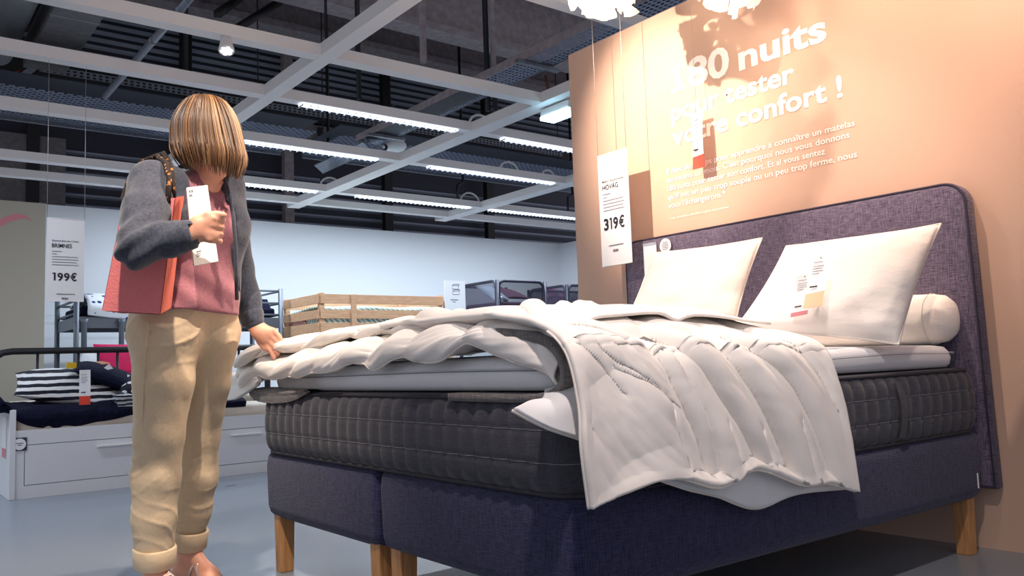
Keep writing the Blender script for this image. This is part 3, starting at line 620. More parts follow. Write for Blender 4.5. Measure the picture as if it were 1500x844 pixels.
# bolster
t = thing('bolster', 'white round bolster lying behind the large tagged pillow', 'bolster', (1.95, 0.4, 0.78)); c = P(1374, 468, 1, 0.10)
MB().lathe(np.array([c[0], 0.035, c[2]]), [(0.004, -.003), (0.035, 0.0), (0.068, 0.012), (0.088, 0.035), (0.096, 0.075), (0.099, 0.15), (0.099, 0.62), (0.09, 0.68), (0.06, 0.71), (0.01, 0.72)], 40, (0, 1, 0)).build('bolster_cover', M['pillow_white'], t, True)
tube('seam', [(c[0]+0.099*math.cos(a), 0.115, c[2]+0.099*math.sin(a)) for a in np.linspace(0, 2*math.pi, 40, endpoint=False)], 0.0012, M['pillow_piping'], t, 4, True)

# ---- duvet
t = thing('duvet', 'big white down duvet heaped over the foot and hanging over the near side', 'duvet', (0.4, 0.5, 0.8))
def sheet(name, G, m, thick, parent, flip=False):
    N = gnormals(G)*(-1 if flip else 1); n1, n2 = G.shape[:2]; mb = MB().grid(G, flip=flip); mb.grid(G-N*thick, flip=not flip); o = n1*n2
    e = [(i*n2, (i+1)*n2) for i in range(n1-1)]+[((n1-1)*n2+k, (n1-1)*n2+k+1) for k in range(n2-1)]+[((i+1)*n2+n2-1, i*n2+n2-1) for i in range(n1-1)]+[(k+1, k) for k in range(n2-1)]
    for a, b in e: mb.f.append((a, b, o+b, o+a) if flip else (b, a, o+a, o+b))
    return mb.build(name, m, parent, True)
# (a) near-side drape: control net, hem to top
hem = [(862, 746), (915, 724), (985, 702), (1055, 716), (1108, 690), (1175, 712), (1212, 710), (1253, 721)]
mid = [(851, 660), (905, 640), (970, 632), (1038, 628), (1092, 618), (1150, 618), (1196, 622), (1240, 634)]
bel = [(847, 592), (898, 575), (955, 566), (1015, 560), (1070, 556), (1125, 552), (1178, 553), (1224, 566)]
rows = [[P(x, y, 1, -0.092) for x, y in hem], [P(x, y, 1, -0.098) for x, y in mid], [P(x, y, 1, -0.085) for x, y in bel]]
xs = [q[0] for q in rows[2]]
def top(yv, zs, sh): return [np.array((x+sh*(0.4+0.6*i/7)-0.00*i, yv, z)) for i, (x, z) in enumerate(zip(xs, zs))]
rows.append([np.array((x+0.0, -0.050, z)) for x, z in zip(xs, (0.785, 0.79, 0.79, 0.79, 0.785, 0.78, 0.775, 0.765))])
rows.append(top(0.05, (0.845, 0.855, 0.855, 0.852, 0.848, 0.84, 0.83, 0.806), 0.03))
rows.append(top(0.20, (0.872, 0.895, 0.893, 0.888, 0.884, 0.876, 0.862, 0.83), 0.07))
rows.append(top(0.42, (0.885, 0.912, 0.905, 0.897, 0.893, 0.886, 0.872, 0.835), 0.14))
rows.append(top(0.75, (0.89, 0.91, 0.90, 0.893, 0.888, 0.88, 0.868, 0.83), 0.20))
rows.append(top(1.15, (0.88, 0.90, 0.895, 0.885, 0.88, 0.87, 0.86, 0.82), 0.24))
rows.append(top(1.60, (0.86, 0.88, 0.88, 0.87, 0.86, 0.85, 0.84, 0.81), 0.26))
NU, NV = 190, 230; G = catmull(np.swapaxes(np.array(rows), 0, 1), NU, NV); N = -gnormals(G)
u = np.linspace(0, 7, NU)[:, None]; v = np.linspace(0, len(rows)-1, NV)[None, :]
def fold(u0, v0, u1, v1, wd, amp, soft=0.35):
    """ridge (amp>0) or crease (amp<0) along a segment of the control net"""
    du, dv = u1-u0, v1-v0; L2 = du*du+dv*dv; tt = ((u-u0)*du+(v-v0)*dv)/L2; tc = np.clip(tt, 0, 1); dist = np.sqrt((u-u0-tc*du)**2+((v-v0-tc*dv)*0.8)**2)
    fade = np.clip(np.minimum(tt+soft, 1+soft-tt)/soft, 0, 1)
    return amp*np.exp(-(dist/wd)**2)*fade
H = np.zeros((NU, NV))
def crease(u0, v0, u1, v1, wd, amp, bend=0.0, soft=0.3):
    """long soft fold: sharp on one side, rolling off on the other"""
    du, dv = u1-u0, v1-v0; L = math.hypot(du, dv); tt = ((u-u0)*du+(v-v0)*dv)/L**2; s = ((u-u0)*dv-(v-v0)*du)/L+bend*np.sin(np.clip(tt, 0, 1)*math.pi)
    fade = np.clip(np.minimum((tt+soft)/soft, (1+soft-tt)/soft), 0, 1); fade = fade*fade*(3-2*fade)
    prof = np.where(s > 0, np.exp(-(s/(wd*1.9))**2), np.exp(-(s/(wd*0.42))**2)); return amp*prof*fade
for a in [(1.9, 5.4, 3.0, -0.1, .22, .040, .12, .35), (2.5, 4.7, 3.32, -0.1, .12, .026, .10, .35), (2.9, 3.6, 4.25, 0.0, .22, .036, .12, .4), (3.75, 4.6, 5.0, -0.1, .24, .042, .12, .4), (4.75, 3.4, 6.2, 0.3, .22, .028, .10, .4), (5.6, 4.4, 6.7, 1.6, .2, .016, .1, .4),
          (1.3, 6.8, 2.0, 5.0, .22, .022, .1), (2.9, 7.0, 3.4, 4.8, .22, .022, .1), (4.2, 6.8, 4.7, 4.8, .2, .018, .1), (0.3, 6.8, 1.0, 4.6, .24, .026, .1),
          (1.0, 2.9, 2.2, 1.9, .09, .005, .05), (1.3, 2.5, 2.4, 1.6, .08, .005, .05), (0.9, 3.9, 1.7, 3.2, .1, .008, .05), (0.5, 3.0, 1.3, 2.0, .1, .005, .05), (2.4, 1.2, 2.5, -0.3, .08, .010, 0), (3.2, 0.7, 3.25, -0.4, .07, .014, 0), (3.65, 0.8, 3.75, -.4, .07, .012, 0), (4.5, 0.7, 4.55, -0.4, .08, .012, 0), (5.5, 0.8, 5.7, -.4, .09, .012, 0)]: H += crease(*a)
H += fold(0.9, 2.4, 1.4, 0.5, .8, .022)
q3 = np.stack([u+0*v, v+0*u, 0*u+0*v], -1)
H += 0.007*vnoise(q3*np.array([1.1, 0.8, 1]), 3)+0.0030*vnoise(np.stack([u*3.0+v*2.2, v*0.7-u*0.7, 0*u*v], -1), 9)+0.0016*vnoise(np.stack([u*8+v*5, v*1.8-u*1.8, 0*u*v], -1), 12)
H -= 0.007*np.exp(-((v-(3.15-0.02*u))/0.035)**2)                      # quilting seam along the shoulder
H += 0.014*np.sin(np.clip((v-3.2)/2.2, 0, 1)*math.pi)
for vq in (5.4, 7.0): H -= 0.022*np.exp(-((v-vq+0.1*np.sin(u*2))/0.10)**2)
edge = np.minimum(np.minimum(u/0.25, (7-u)/0.25), v/0.18); H *= np.clip(edge, 0, 1)
G = G+N*H[..., None]; drape = sheet('drape', G, M['duvet_white'], 0.016, t, flip=True)
tube('hem_piping', np.concatenate([G[0, 95:0:-1], G[:, 0], G[-1, 1:90]]), 0.0035, M['pillow_piping'], t, 5)
# (b) inner layer of the folded duvet peeping out under the hem and at the left
h2 = [(750, 603), (800, 628), (862, 650), (930, 690), (1000, 716), (1050, 728), (1108, 746), (1170, 724), (1246, 716)]
m2 = [(770, 598), (815, 600), (870, 600), (930, 610), (1000, 620), (1050, 625), (1105, 630), (1165, 630), (1225, 625)]
t2 = [(800, 588), (830, 580), (875, 570), (930, 562), (1000, 558), (1050, 556), (1105, 553), (1165, 552), (1215, 560)]
ri = [[P(x, y, 1, -0.050) for x, y in h2], [P(x, y, 1, -0.036) for x, y in m2], [P(x, y, 1, -0.030) for x, y in t2]]
ri[0][0] = P(750, 603, 1, -0.03); ri[1][0] = P(772, 596, 1, -0.01); ri[2][0] = P(795, 590, 1, 0.02); ri[2][1] = P(826, 580, 1, 0.0); ri.append([np.array((q[0]+(0.08, 0.05, 0.02)[i] if i < 3 else q[0], (0.10, 0.07, 0.05)[i] if i < 3 else 0.03, (0.69, 0.70, 0.74)[i] if i < 3 else 0.75)) for i, q in enumerate(ri[2])])
G2 = catmull(np.swapaxes(np.array(ri), 0, 1), 120, 50); G2 = G2+(-gnormals(G2))*(0.004*vnoise(G2*7, 5)+0.002*vnoise(G2*22, 6))[..., None]
sheet('inner_layer', G2, M['duvet_lining'], 0.010, t, flip=True); tube('inner_piping', G2[:, 0], 0.004, M['pillow_piping'], t, 5)
# (c) foot end: two puffed layers, each a closed lip rolled in profile
def lip(name, low, topz, back, xs_f, inset, puff, seed, m):
    """low: list of (px,py) of the lower edge seen from the foot (placed at the x of xs_f); curve runs under -> front -> over -> back"""
    C = []
    for i, (px, py) in enumerate(low):
        a = P(px, py, 0, xs_f[i]); zt = topz[i]; y = a[1]; z0 = a[2]
        C.append([(xs_f[i]+inset, y, z0+0.03), (xs_f[i]+0.06, y, z0+0.016), a, (xs_f[i]-0.012, y, z0+0.45*(zt-z0)), (xs_f[i]+0.035, y, z0+0.85*(zt-z0)), (xs_f[i]+0.13, y, zt), (xs_f[i]+0.42, y, zt+back), (xs_f[i]+0.85, y, zt-0.02)])
    G = catmull(C, 260, 90); N = gnormals(G); uu = np.linspace(0, len(low)-1, 260)[:, None]; vv = np.linspace(0, 7, 90)[None, :]
    yy = G[:, :1, 1]; H = 0*yy*vv
    rr = random.Random(seed); y_ = -0.05+rr.uniform(0, .1)
    while y_ < 2.1:                                   # stitched pinches between puffs, slightly diagonal
        k_ = rr.uniform(-.09, .05); wd = rr.uniform(.022, .045); dp = rr.uniform(.4, 1.1); dd = yy-(y_+k_*(vv-2)); H = H-puff*dp*np.exp(-np.abs(dd/wd)**1.3)+puff*.5*np.exp(-((np.abs(dd)-.09)/.06)**2); y_ += rr.uniform(.19, .36)
    H = H*np.clip((vv-1.6)/0.9, 0, 1)*np.clip((7-vv)/2, 0, 1)
    for vq in (4.6, 5.9): H = H-puff*1.0*np.exp(-((vv-vq+.2*np.sin(yy*7+seed))/.10)**2)
    H = H+0.010*vnoise(np.stack([yy*4+0*vv, vv*0.9+0*yy, 0*yy*vv+seed], -1), seed)+0.004*vnoise(np.stack([yy*12+vv*2.5, vv*1.3+0*yy, 0*yy*vv], -1), seed+2)+0.0015*vnoise(np.stack([yy*30+vv*6, vv*2.5+0*yy, 0*yy*vv], -1), seed+4)
    sg = 1 if np.mean(N[:, 45, 2]) > 0 else -1
    G = G+N*sg*H[..., None]; o = sheet(name, G, m, 0.008, t, flip=sg < 0); tube(name+'_piping', G[:, 26], 0.0035, M['pillow_piping'], t, 5); return G
xf = [-0.05, -0.045, -0.035, -0.03, -0.02, -0.015, -0.02, -0.02, -0.01, 0.0, 0.0, 0.01]
lowA = [(352, 566), (378, 556), (418, 554), (486, 543), (513, 530), (551, 540), (581, 525), (636, 528), (687, 504), (742, 521), (795, 541), (823, 572)]
lip('lower_fold', lowA, [0.805, 0.825, 0.84, 0.85, 0.865, 0.87, 0.875, 0.882, 0.885, 0.875, 0.85, 0.80], 0.02, xf, 0.22, 0.017, 2, M['duvet_white'])
lowB = [(345, 540), (372, 528), (405, 514), (450, 512), (497, 498), (560, 490), (620, 484), (690, 482), (740, 486), (790, 500), (820, 520)]
lip('upper_fold', lowB, [0.855, 0.872, 0.885, 0.89, 0.90, 0.905, 0.91, 0.912, 0.912, 0.90, 0.88], 0.012, [-0.075, -0.055, -0.02, 0.01, 0.035, 0.055, 0.07, 0.085, 0.075, 0.06, 0.05], 0.25, 0.017, 5, M['duvet_white'])
# drooping far corner beside the woman
C = []
for i, (pa, pb, pc) in enumerate([((340, 548), (334, 568), (330, 588)), ((352, 545), (348, 566), (342, 586)), ((368, 548), (362, 562), (356, 578)), ((384, 552), (378, 558), (374, 566))]):
    a = P(*pa, 0, -0.03); C.append([a+np.array([0.2, 0, 0.02]), a, P(*pb, 0, -0.05), P(*pc, 0, -0.05)])
G3 = catmull(C, 26, 30); sheet('far_corner', G3, M['duvet_white'], 0.02, t, flip=np.mean(gnormals(G3)[..., 0]) > 0)

# ================================================================ SIGNS AND TAGS
def one(origin, rv, uv, h, wd, m, parent, serif=True):
    """the figure 1 with its flag and foot"""
    rv = np.array(rv, float); uv = np.array(uv, float); s = wd; st = 0.30 if serif else 0.42
    if serif: p = [(0.08, 0), (0.96, 0), (0.96, 0.15), (0.70, 0.15), (0.70, 1.0), (0.46, 1.0), (0.36, 0.90), (0.08, 0.84), (0.08, 0.72), (0.36, 0.72), (0.36, 0.15), (0.08, 0.15)]
    else: p = [(0.45, 0), (0.80, 0), (0.80, 1.0), (0.30, 1.0), (0.05, 0.84), (0.45, 0.84)]
    MB().add([np.array(origin)+rv*x*s+uv*y*h for x, y in p], [tuple(range(len(p)))]).build('lettering', m, parent)
one((XT, 1.478, 2.168), RV, UV, 0.150, 0.115, M['lettering'], wall_r)
def bars(parent, org, rv, uv, spec, m):
    for x, z, wd, h in spec:
        a = np.array(org)+np.array(rv)*x+np.array(uv)*z; r = np.array(rv)*wd; u_ = np.array(uv)*h; MB().add([a, a+r, a+r+u_, a+u_], [(0, 1, 2, 3)]).build('text_line', m, parent)
def price_sign(TLc, rv, wd, ht, nrm, lab, kind, name, price, wires):
    """hanging card, TLc = top-left corner as read"""
    rv = np.array(rv, float); uv = np.array((0, 0, 1.)); nrm = np.array(nrm, float); TLc = np.array(TLc, float); t = thing('price_sign', lab, 'price sign', tuple(TLc+rv*wd/2-uv*ht))
    th = 0.003; c = [TLc-uv*ht, TLc-uv*ht+rv*wd, TLc-uv*ht+rv*wd-nrm*th, TLc-uv*ht-nrm*th]; MB().hexa(c+[q+uv*ht for q in c]).build('card', M['sign_white'], t)
    for z in (0.0, -ht): tube('rail', [TLc+uv*z, TLc+uv*z+rv*wd], 0.0035, M['white_plastic'], t, 6)
    for i, (x, dx, dn, L) in enumerate(wires): a = TLc+rv*x; tube('wire', [a, a+uv*L+rv*dx+nrm*dn], 0.0016, M['wire'] if i < 2 else M['dark_wire'], t, 5)
    b = TLc+nrm*0.0025; k = wd/0.225
    text(kind, b+rv*0.03*k-uv*0.155*k, rv, uv, 0.013*k, 0.16*k, M['ink'], t, bold=0.012); text(name, b+rv*0.03*k-uv*0.195*k, rv, uv, 0.027*k, 0.12*k, M['ink'], t, bold=0.014)
    bars(t, b, rv, uv, [(0.03*k, -(0.222+0.018*i)*k, (0.06, 0.03, 0.155, 0.16, 0.15, 0.16)[i]*k, 0.0036*k) for i in range(6)], M['ink_soft'])
    z0 = -0.415*k
    if price[0] == '1': one(b+rv*0.03*k+uv*z0, rv, uv, 0.052*k, 0.030*k, M['ink'], t, False); [text(ch_, b+rv*x_*k+uv*z0, rv, uv, 0.052*k, w_*k, M['ink'], t, bold=0.025) for ch_, x_, w_ in (('9', .064, .034), ('9', .103, .034), ('€', .142, .038))]
    else:
        text('3', b+rv*0.03*k+uv*z0, rv, uv, 0.062*k, 0.036*k, M['ink'], t, bold=0.03); one(b+rv*0.070*k+uv*z0, rv, uv, 0.062*k, 0.026*k, M['ink'], t, False); text('9', b+rv*0.101*k+uv*z0, rv, uv, 0.062*k, 0.036*k, M['ink'], t, bold=0.025); text('€', b+rv*0.144*k+uv*z0, rv, uv, 0.062*k, 0.040*k, M['ink'], t, bold=0.02)
    bars(t, b, rv, uv, [(0.06*k, z0-0.092*k, 0.11*k, 0.005*k)], M['ink_soft'])
    text('IKEA', b+rv*0.092*k+uv*(z0-0.125*k), rv, uv, 0.013*k, 0.04*k, M['ink'], t, bold=0.03)
    return t
SX = 1.98
a = P(875, 231, 0, SX); b = P(918, 217, 0, SX)
price_sign(a, (0, -1, 0), a[1]-b[1], a[2]-P(882, 392, 0, SX)[2], (-1, 0, 0), 'white hanging price sign reading 319€ beside the headboard', 'Matelas à ressorts ensachés', 'HÖVÅG', '319€', [(0.005, 0, 0, 1.2), (a[1]-b[1]-0.005, 0.0, 0, 1.2)])
a = P(69, 320, 1, 5.0); b = P(124, 321, 1, 5.0)
price_sign(a, (1, 0, 0), b[0]-a[0], a[2]-P(65, 442, 1, 5.0)[2], (0, -1, 0), 'white hanging price sign reading 199€ above the daybed', 'Structure divan avec 2 tiroirs', 'BRIMNES', '199€', [(0.0, 0, 0, 1.12), (b[0]-a[0], 0.0, 0, 1.12), (0.0, 0, 0, 0.10)])
def hang_tag(c_top, rv, uv, nrm, wd, ht, red, lab, string=None, curl=0.012, m2='red_print'):
    """paper price tag: white upper card and coloured lower end, a little curled"""
    rv, uv, nrm, c = (np.array(q, float) for q in (rv, uv, nrm, c_top)); rv /= np.linalg.norm(rv); uv /= np.linalg.norm(uv); nrm /= np.linalg.norm(nrm)
    t = thing('price_tag', lab, 'price tag', tuple(c-uv*ht))
    def strip(s0, s1, name, m):
        G = np.array([[c+rv*x-uv*(s*ht)+nrm*(curl*math.sin(3*s)*2*x/wd+curl*0.5*s*s) for x in np.linspace(-wd/2, wd/2, 5)] for s in np.linspace(s0, s1, 9)]); N = gnormals(G)
        mb = MB().grid(G).grid(G+N*0.0012, flip=True); n1, n2 = G.shape[:2]; o = n1*n2
        return mb.build(name, M[m], t, True)
    strip(0, 1-red, 'tag_card', 'sign_white'); strip(1-red, 1, 'tag_end', m2)
    bars(t, c+nrm*0.004-rv*wd*0.36, rv, uv, [(0, -ht*z, wd*w_, ht*0.012) for z, w_ in ((0.14, .5), (0.22, .6), (0.27, .55), (0.32, .6), (0.37, .4))], M['ink_soft'])
    bars(t, c+nrm*0.006-rv*wd*0.36, rv, uv, [(0, -ht*(1-red)*0.88, wd*0.42, ht*0.03)], M['ink'])
    MB().lathe(c-uv*ht*0.04-nrm*0.001, [(0.003, 0), (0.003, 0.004)], 8, nrm).build('eyelet', M['wire'], t)
    if string is not None: tube('string', [c, string], 0.0012, M['wire'], t, 4)
    return t
q = P(1020, 166, 0, 2.08); hang_tag(q, (0, -1, 0), (0, 0, 1), (-1, 0, 0), 0.080, 0.290, 0.23, 'hanging paper price tag with a red end in front of the lettering', q+np.array([0, 0, 0.9]), 0.010)
# tags on the big pillow, following its slope
def on_pillow(px, py, lift): return D(px, py, 2.80+lift)
a = D(1203, 376, 2.86); b = D(1190, 452, 2.72); uvp = (a-b)/np.linalg.norm(a-b); rvp = D(1217, 374, 2.86)-a; npv = np.cross(rvp, uvp)
hang_tag(a, rvp, uvp, npv, 0.062, np.linalg.norm(a-b), 0.28, 'upper white price tag with orange end, its overexposed paleness painted in, on the large pillow', None, 0.004, 'orange_print')
a = D(1179, 404, 2.90); b = D(1170, 464, 2.84); uvp = (a-b)/np.linalg.norm(a-b); rvp = D(1190, 402, 2.90)-a; npv = np.cross(rvp, uvp)
hang_tag(a, rvp, uvp, npv, 0.058, np.linalg.norm(a-b), 0.10, 'pinkish care leaflet peeping out from under the white tag on the pillow', None, 0.004, 'pink_print')
# label and round sticker on the headboard
q0, q1 = P(943, 362, 0, 2.05), P(963, 385, 0, 2.05)
t = thing('headboard_label', 'clear pocket with a white paper label on the headboard', 'label', tuple(q1)); box('paper', (2.046, q1[1], q1[2]-0.12), (2.050, q0[1], q0[2]), M['sign_white'], t); box('clip', (2.043, q1[1], q0[2]), (2.050, q0[1], q0[2]+0.012), M['plastic_film'], t)
q = P(975, 361, 0, 2.045)
t = thing('round_sticker', 'round white paper badge on the headboard above the far pillow', 'badge', tuple(q)); MB().lathe(q, [(0.038, 0), (0.038, 0.003)], 28, (-1, 0, 0)).build('disc', M['sign_white'], t)
bars(t, q+np.array([-.0045, 0.022, 0]), (0, -1, 0), (0, 0, 1), [(0.004*(i in (0, 4)), 0.016-0.009*i, 0.044-0.008*(i in (0, 4)), 0.003) for i in range(5)], M['ink_soft'])
# paper pendant lamps
def pendant(c, r, lab, seed):
    rg = random.Random(seed); t = thing('pendant_lamp', lab, 'pendant lamp', tuple(c)); c = np.array(c, float)
    for k in range(34):
        z = 1-2*(k+0.5)/34; a = k*2.39996+seed; d = np.array([math.sqrt(1-z*z)*math.cos(a), math.sqrt(1-z*z)*math.sin(a), z]); h = np.cross(d, (0.3, 0.5, 0.8)); h /= np.linalg.norm(h); e = np.cross(d, h)
        tw = rg.uniform(0, 6.28); h, e = h*math.cos(tw)+e*math.sin(tw), e*math.cos(tw)-h*math.sin(tw); L = r*rg.uniform(0.85, 1.12); wd = r*rg.uniform(0.26, 0.4); G = []
        for s in np.linspace(0, 1, 6):
            row = []
            for x in np.linspace(-1, 1, 6):
                ww = wd*(0.35+1.0*s-0.55*s**3*abs(x)); tip = L*(0.45+0.55*s)-(0.10*r*abs(x)**1.5*rg.uniform(.3, 1.5) if s > .9 else 0)
                row.append(c+d*tip+h*ww*x+e*(0.12*r*math.sin(3*x+k)*s+rg.uniform(-.02, .02)*r))
            G.append(row)
        G = np.array(G); mb = MB().grid(G).grid(G+gnormals(G)*0.0012, flip=True); mb.build('paper_petal', M['paper'], t)
    MB().lathe(c+np.array([0, 0, -0.045]), [(0.005, -0.02), (0.03, 0), (0.04, 0.04), (0.02, 0.09)], 14).build('bulb', M['tube_light'], t, True)
    pl_ = bpy.data.lights.new('pendant_bulb', 'POINT'); pl_.energy = 9; pl_.color = lin((255, 232, 206)); pl_.shadow_soft_size = 0.03; po = bpy.data.objects.new('pendant_bulb', pl_); COL.objects.link(po); po.location = tuple(c+np.array([0, 0, -0.09]))
    tube('cord', [c, c+np.array([0, 0, 1.2])], 0.004, M['white_plastic'], t, 6)
    tube('rose_stem', [c+np.array([0, 0, 0.0]), c+np.array([0, 0, r])], 0.012, M['white_plastic'], t, 6)
pendant(D(890, -30, 4.1), 0.215, 'crumpled white paper pendant lamp above the 319€ sign', 3)
pendant(D(1075, -42, 3.55), 0.205, 'crumpled white paper pendant lamp in front of the lettering', 8)

# ================================================================ DAYBED GROUP (left background)
t = thing('daybed', 'white lacquered daybed with two front drawers behind the woman', 'daybed', (0.55, 5.3, 0)); X0, X1, Y0, Y1 = -0.475, 1.60, 4.90, 5.72
MB().box((X0, Y0-0.012, 0), (X0+0.035, Y1, 0.575)).build('end_panel', M['lacquer'], t, bevel=0.003); MB().box((X1-0.035, Y0-0.012, 0), (X1, Y1, 0.575)).build('end_panel', M['lacquer'], t, bevel=0.003)
box('front_rail', (X0+0.035, Y0, 0.345), (X1-0.035, Y0+0.02, 0.440), M['lacquer'], t); box('plinth', (X0+0.035, Y0, 0.0), (X1-0.035, Y0+0.02, 0.082), M['lacquer'], t)
box('stile', (X0+0.035, Y0, 0.082), (X0+0.085, Y0+0.02, 0.345), M['lacquer'], t); box('carcass', (X0+0.035, Y0+0.021, 0.06), (X1-0.035, Y1, 0.40), M['gap_dark'], t)
for x0, x1, hx in ((X0+0.089, 0.555, 0.16), (0.561, X1-0.039, 1.08)):
    dr = box('drawer', (x0, Y0-0.001, 0.086), (x1, Y0+0.018, 0.341), M['lacquer'], t)
    box('handle', (hx-0.12, Y0-0.028, 0.292), (hx+0.12, Y0-0.002, 0.306), M['grid_white'], dr, 0.003)
t = thing('round_sign', 'small square navy sticker with a white round badge on the daybed front', 'sticker', (-0.42, 4.88, 0.36)); q = P(28.5, 652, 1, 4.897); box('square', (q[0]-0.042, 4.893, q[2]-0.042), (q[0]+0.042, 4.898, q[2]+0.042), M['sticker_navy'], t)
MB().lathe((q[0], 4.892, q[2]), [(0.037, 0), (0.037, 0.0015)], 24, (0, -1, 0)).build('disc', M['sign_white'], t); bars(t, (q[0]-0.022, 4.8895, q[2]), (1, 0, 0), (0, 0, 1), [(0, 0.004, 0.044, 0.005), (0.01, -0.008, 0.024, 0.005)], M['ink_soft'])
t = thing('paper_leaflet', 'creased paper leaflet with pink stripe stuck on the daybed end', 'leaflet', (-0.48, 5.2, 0.3)); box('sheet', (X0-0.004, 5.02, 0.26), (X0-0.001, 5.2, 0.53), M['sign_white'], t); box('pink_strip', (X0-0.005, 5.02, 0.26), (X0-0.0035, 5.2, 0.32), M['pink_print'], t)
# daybed mattress
rings = [[(x, y, z) for x, y in rounded_rect(X0+0.04+i, X1-0.04-i, Y0+0.03+i, Y1-0.02-i, 0.05, 5)] for z, i in ((0.40, 0.01), (0.41, 0), (0.50, 0), (0.515, 0.015), (0.52, 0.05))]
tag(loft(MB(), rings).build('daybed_mattress', M['cream_mattress'], smooth=True), 'cream mattress lying in the white daybed', 'mattress')
# navy duvet over the daybed
C = []
for i, (px, pf) in enumerate([(-16, 575), (8, 598), (25, 618), (60, 628), (110, 626), (150, 618), (190, 610), (240, 604), (300, 600), (360, 597)]):
    yf = 4.925; a = P(px, pf, 1, yf); zt = 0.585 if i > 1 else 0.60
    C.append([a, (a[0], 4.905, a[2]+0.5*(zt-a[2])), (a[0], 4.95, zt-0.02), (a[0], 5.12, zt+0.02), (a[0], 5.45, zt+0.02), (a[0], 5.69, 0.56)])
G = catmull(C, 90, 60); N = gnormals(G); sg = 1 if N[45, 40, 2] > 0 else -1
G = G+N*sg*(0.014*vnoise(G*np.array([6, 6, 9]), 4)+0.007*vnoise(G*20, 5))[..., None]
t = thing('navy_duvet', 'navy blue bed cover sagging over the front of the daybed', 'bed cover', (0.4, 5.2, 0.5)); sheet('cover', G, M['navy_cloth'], 0.02, t, flip=sg < 0)
t = thing('striped_pillow', 'large black and white striped pillow lying on the daybed', 'pillow', (0.05, 5.2, 0.62))
bpy.data.objects.remove(t); pc = lambda px, py, y: P(px, py, 1, y)
pillow('striped_pillow', pc(22, 548, 5.55)+[0, 0, .0], pc(185, 555, 5.55), pc(178, 594, 5.05), pc(20, 580, 5.05), 0.22, (0, -.3, 1), M['stripes'], 'large black and white striped pillow lying on the daybed', piping=None, bow=0.05, seed=2)
pillow('navy_pillow', pc(112, 532, 5.5), pc(206, 560, 5.5), pc(196, 572, 5.06), pc(108, 545, 5.06), 0.15, (0.15, -.35, 1), M['navy_cloth'], 'dark navy pillow with an orange patch on top of the striped pillow', piping=None, bow=0.03, seed=3)
pb_ = bpy.data.objects['navy_pillow']
for nm, m, pts in (('orange_patch', 'orange_print', [(138, 531), (150, 530), (163, 533), (150, 535)]), ('white_print', 'white_cloth', [(152, 540), (160, 534), (166, 541), (158, 543)])):
    MB().add([P(x, y, 1, 5.04) for x, y in pts], [(0, 3, 2, 1)]).build(nm, M[m], pb_)
pillow('polka_pillow', pc(172, 552, 5.35), pc(230, 548, 5.35), pc(232, 578, 5.0), pc(176, 575, 5.0), 0.12, (0, -.5, .8), M['polka'], 'navy polka dot pillow squeezed beside the striped pillow', piping=None, bow=0.04, seed=6)
t = thing('folded_blanket', 'folded striped navy and white blanket under the polka dot pillow', 'blanket', (0.35, 5.0, 0.6)); q0, q1 = pc(170, 604, 4.93), pc(245, 576, 4.93)
for k in range(4):
    z0 = q0[2]+(q1[2]-q0[2])*k/4; z1 = q0[2]+(q1[2]-q0[2])*(k+0.94)/4; r = (z1-z0)/2; MB().box((q0[0]+0.008*(k % 2), 4.915, z0), (q1[0], 5.25, z1)).build('fold', M['stripes_fold'], t, True, bevel=r*0.9, seg=3)
box('yellow_tag', pc(97, 541, 5.2)-[.0, .01, 0], pc(112, 532, 5.2), M['yellow_cloth'], bpy.data.objects['striped_pillow'])
q = P(124.5, 543, 1, 4.90); hang_tag(q, (1, 0, 0), (0, 0, 1), (0, -1, 0), 0.068, q[2]-P(124, 594, 1, 4.9)[2], 0.25, 'price tag with red end hanging over the striped pillow', None, 0.006)
# black metal bed end behind the daybed
t = thing('metal_bed_end', 'black tubular metal bed end with curved corners behind the daybed', 'bed frame', (0.4, 5.9, 0)); YM = 5.9
a, b = P(18, 515, 1, YM), P(190, 512, 1, YM); zr = a[2]-0.005; xl = P(-14, 535, 1, YM)[0]
tube('top_rail', [(xl, YM, 0.0), (xl, YM, zr-0.13), (xl+0.02, YM, zr-0.05), (xl+0.075, YM, zr-0.01), (xl+0.14, YM, zr), (1.55, YM, zr), (1.62, YM, zr-0.04), (1.65, YM, zr-0.13), (1.65, YM, 0)], 0.026, M['black_steel'], t, 10)
tube('low_rail', [(xl, YM, 0.32), (1.65, YM, 0.32)], 0.018, M['black_steel'], t)
for k in range(14):
    x = P(55, 530, 1, YM)[0]+k*0.142
    if x < 1.6: tube('bar', [(x, YM, 0.32), (x, YM, zr)], 0.011, M['black_steel'], t, 6)
pillow('magenta_pillow', pc(136, 505, 6.35), pc(232, 505, 6.35), pc(232, 560, 6.1), pc(150, 560, 6.1), 0.14, (0, -1, .3), M['magenta'], 'bright magenta pillow behind the black metal bed end', piping=None, bow=0.03, seed=8)
pillow('white_pillow', pc(120, 517, 6.30), pc(142, 515, 6.30), pc(146, 560, 6.05), pc(112, 560, 6.05), 0.10, (0, -1, .3), M['white_cloth'], 'small white pillow left of the magenta pillow', piping=None, bow=0.03, seed=9)
tag(box('metal_bed_mattress', (-0.2, 5.95, 0.35), (1.6, 7.4, 0.58), M['cream_mattress'], bevel=0.04, seg=3), 'mattress of the black metal bed under the magenta pillow', 'mattress'); tube('support_leg', [(0.7, 7.2, 0), (0.7, 7.2, .36)], 0.02, M['black_steel'], bpy.data.objects['metal_bed_end'])

